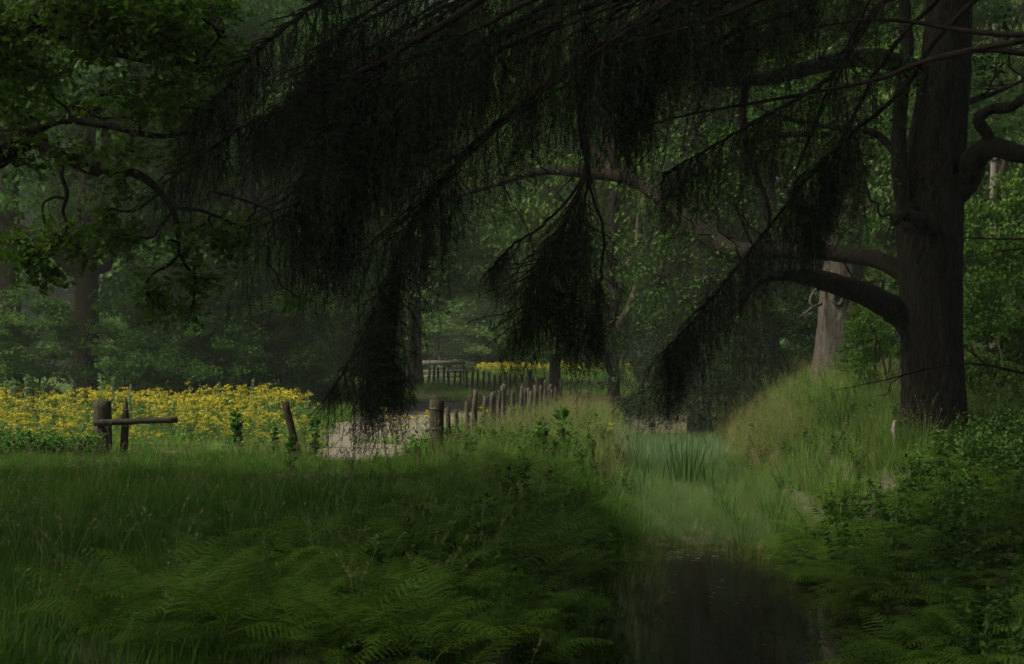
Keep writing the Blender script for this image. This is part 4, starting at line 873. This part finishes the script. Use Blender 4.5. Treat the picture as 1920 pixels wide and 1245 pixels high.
# pale spikes above the flowers
def spike(seed, H, rad, mat, n=170):
    rng = np.random.default_rng(seed); mb_ = MB(); p = wiggle((0, 0, -.03), (rng.normal(0, .04), 0, H), 10, .02, rng); mb_.add(*tube(p, np.linspace(.012, .004, 10), 4), 0, .5)
    t_ = rng.uniform(.1, 1, n); c = np.c_[np.interp(t_, np.linspace(0, 1, 10), p[:, 0]), np.interp(t_, np.linspace(0, 1, 10), p[:, 1]), t_*H]; o_ = rng.standard_normal((n, 3)); o_[:, 2] = .5; o_ = unit(o_)
    lv, lt, va = leaves(c, rad, DIA, rng, .2, -.5, o_*3); s = (1.15-t_)**.6; mb_.add(lv, lt, 0, va); return mb_.mesh('spike', [M[mat]])
SPK = [spike(q, 1.45, .085, 'spike') for q in range(4)]
for q, (px, d, s, w_) in enumerate([(188, 40, 1.06, 'tallest pale spike, first right of the stout post top'), (211, 40, 1.0, 'pale spike second right above the stout post'), (50, 41, 1.02, 'pale spike near the left picture edge'),
      (30, 42, .95, 'pale spike left of the flowers at the picture edge'), (82, 41, .97, 'pale spike above the left flowers'), (135, 42, .93, 'short pale spike left of the stout post'), (20, 40, .9, 'short leafy spike closest to the left edge'),
      (240, 39, .84, 'short pale spike straight above the pointed stake'), (410, 42, .85, 'short pale spike above the middle of the flowers'), (475, 43, .9, 'pale spike left of the leaning post top')]):
    x = (px-960)/F*d; o = obj('mullein_spike', SPK[q % 4], None, (x, d, gz(x, d))); o.scale = (s, s, s); o.rotation_euler[2] = q; tag(o, w_, 'plant', 'pale spikes above the flowers')
DK = [spike(10+q, .95, .19, 'nettle', 55) for q in range(3)]
for q, (px, d, s, w_) in enumerate([(447, 25.9, .95, 'tall leafy weed before the flowers left of the leaning post'), (592, 26, .75, 'leafy weed close right of the leaning post'), (545, 21.5, .6, 'dark leafy weed alone in the meadow below the leaning post'),
      (1020, 23.5, .85, 'leafy weed on the bank right of the receding fence'), (1055, 24.5, 1.0, 'tallest leafy weed on the left bank grass'), (515, 25.9, .6, 'short weed between the flowers and leaning post'), (1110, 27, .8, 'leafy weed at the sunlit left bank edge')]):
    x = (px-960)/F*d; o = obj('tall_weed', DK[q % 3], None, (x, d, gz(x, d))); o.scale = (s, s, s); o.rotation_euler[2] = q*2; tag(o, w_, 'weed', 'single tall weeds')

# ------------------------------------------------------------------ stream plants
def iris(seed, n, L_, rad):
    rng = np.random.default_rng(seed); mb_ = MB()
    for q in range(n):
        a = rng.uniform(0, 6.283); r = rad*math.sqrt(rng.random()); blade(mb_, (r*math.cos(a), r*math.sin(a), -.05), a, L_*rng.uniform(.6, 1.1), .04, abs(rng.normal(.12, .14)), rng.uniform(0, .25), rng, 0, 4)
    return mb_.mesh('iris', [M['reed']])
for q, (px, d, n, L_, rad, lab) in enumerate([(1283, 29.5, 48, 1.3, .30, 'big clump of sword shaped iris leaves in mid stream'), (1195, 29, 9, 1.0, .3, 'sparse clump of iris leaves against the left bank'), (1230, 31, 8, .9, .3, 'thin group of iris leaves between the two larger clumps'), (1325, 30, 7, .9, .15, 'few iris leaves right of the big clump')]):
    x = (px-960)/F*d; o = obj('iris_clump', iris(q, n, L_, rad), None, (x, d, gz(x, d))); tag(o, lab, 'iris')
HT = [tuft(90+q, 12, .62, .012, .12, .07, [M['horsetail'], M['horsetail']]) for q in range(3)]
scatter('horsetails', rand_area(2600, 2.5, 7, 34, 43, rng, lambda x, y: np.abs(left_u(x, y)+.15) < 1.5), HT, 'grey green horsetails bedded before the dark spruce', 'horsetails', rng, .7, 1.15, .06)
RD = [tuft(100+q, 9, .42, .008, .06, .15, [M['grass'], M['drygrass']], dry=.25) for q in range(3)]
def wpts(n, u0, u1, y0, y1):
    y = rng.uniform(y0, y1, n); u = rng.uniform(u0, u1, n); return np.c_[sx(y)+u, y, np.full(n, ZW-.04)]
scatter('water_plants', np.vstack([wpts(45, -1.0, -.45, 13.5, 18), wpts(60, -1, -.5, 18, 20.5), wpts(70, .45, 1.0, 18.5, 20.5), wpts(60, -.9, 1, 20, 21.2)]), RD, 'sparse dark sedges standing in the shallow stream', 'sedge', rng, .4, 1.0, .2)
mb = MB(); rg = np.random.default_rng(92)
w_ = np.vstack([wpts(130, -1.0, .1, 19.0, 20.6), wpts(60, .2, 1.0, 19.2, 20.4), wpts(34, -.9, .5, 13, 18.6)])
for p in w_:
    n = 7; q = np.linspace(0, 6.283, n, endpoint=False); rr_ = rg.uniform(.004, .015)*(1+.4*rg.standard_normal(n)); st_ = rg.uniform(1, 3)
    mb.add(np.c_[p[0]+rr_*st_*np.cos(q), p[1]+rr_*np.sin(q), np.full(n, ZW+.004)], [(0, z, z+1) for z in range(1, n-1)], 0)
tag(obj('floating_scum', mb.mesh('floating_scum', [M['scum']])), 'pale flecks of scum and leaf floating on the stream', 'scum', kind='stuff')

# ------------------------------------------------------------------ haze
hz = MB(); b0, b1 = np.array([-262., -42, -3.2]), np.array([262., 262, 46.])
hz.add(np.array([(x, y, z) for x in (b0[0], b1[0]) for y in (b0[1], b1[1]) for z in (b0[2], b1[2])]), [(0, 1, 3, 2), (4, 6, 7, 5), (0, 4, 5, 1), (2, 3, 7, 6), (0, 2, 6, 4), (1, 5, 7, 3)])
hm = bpy.data.materials.new('haze'); hm.use_nodes = True; t = hm.node_tree; t.nodes.remove(t.nodes['Principled BSDF'])
pv = t.nodes.new('ShaderNodeVolumePrincipled'); pv.inputs['Color'].default_value = (.80, .93, .79, 1); pv.inputs['Density'].default_value = HAZE; pv.inputs['Anisotropy'].default_value = .2
t.links.new(pv.outputs[0], t.nodes['Material Output'].inputs['Volume'])
tag(obj('haze', hz.mesh('haze', [hm])), 'thin morning haze', 'haze', kind='stuff')
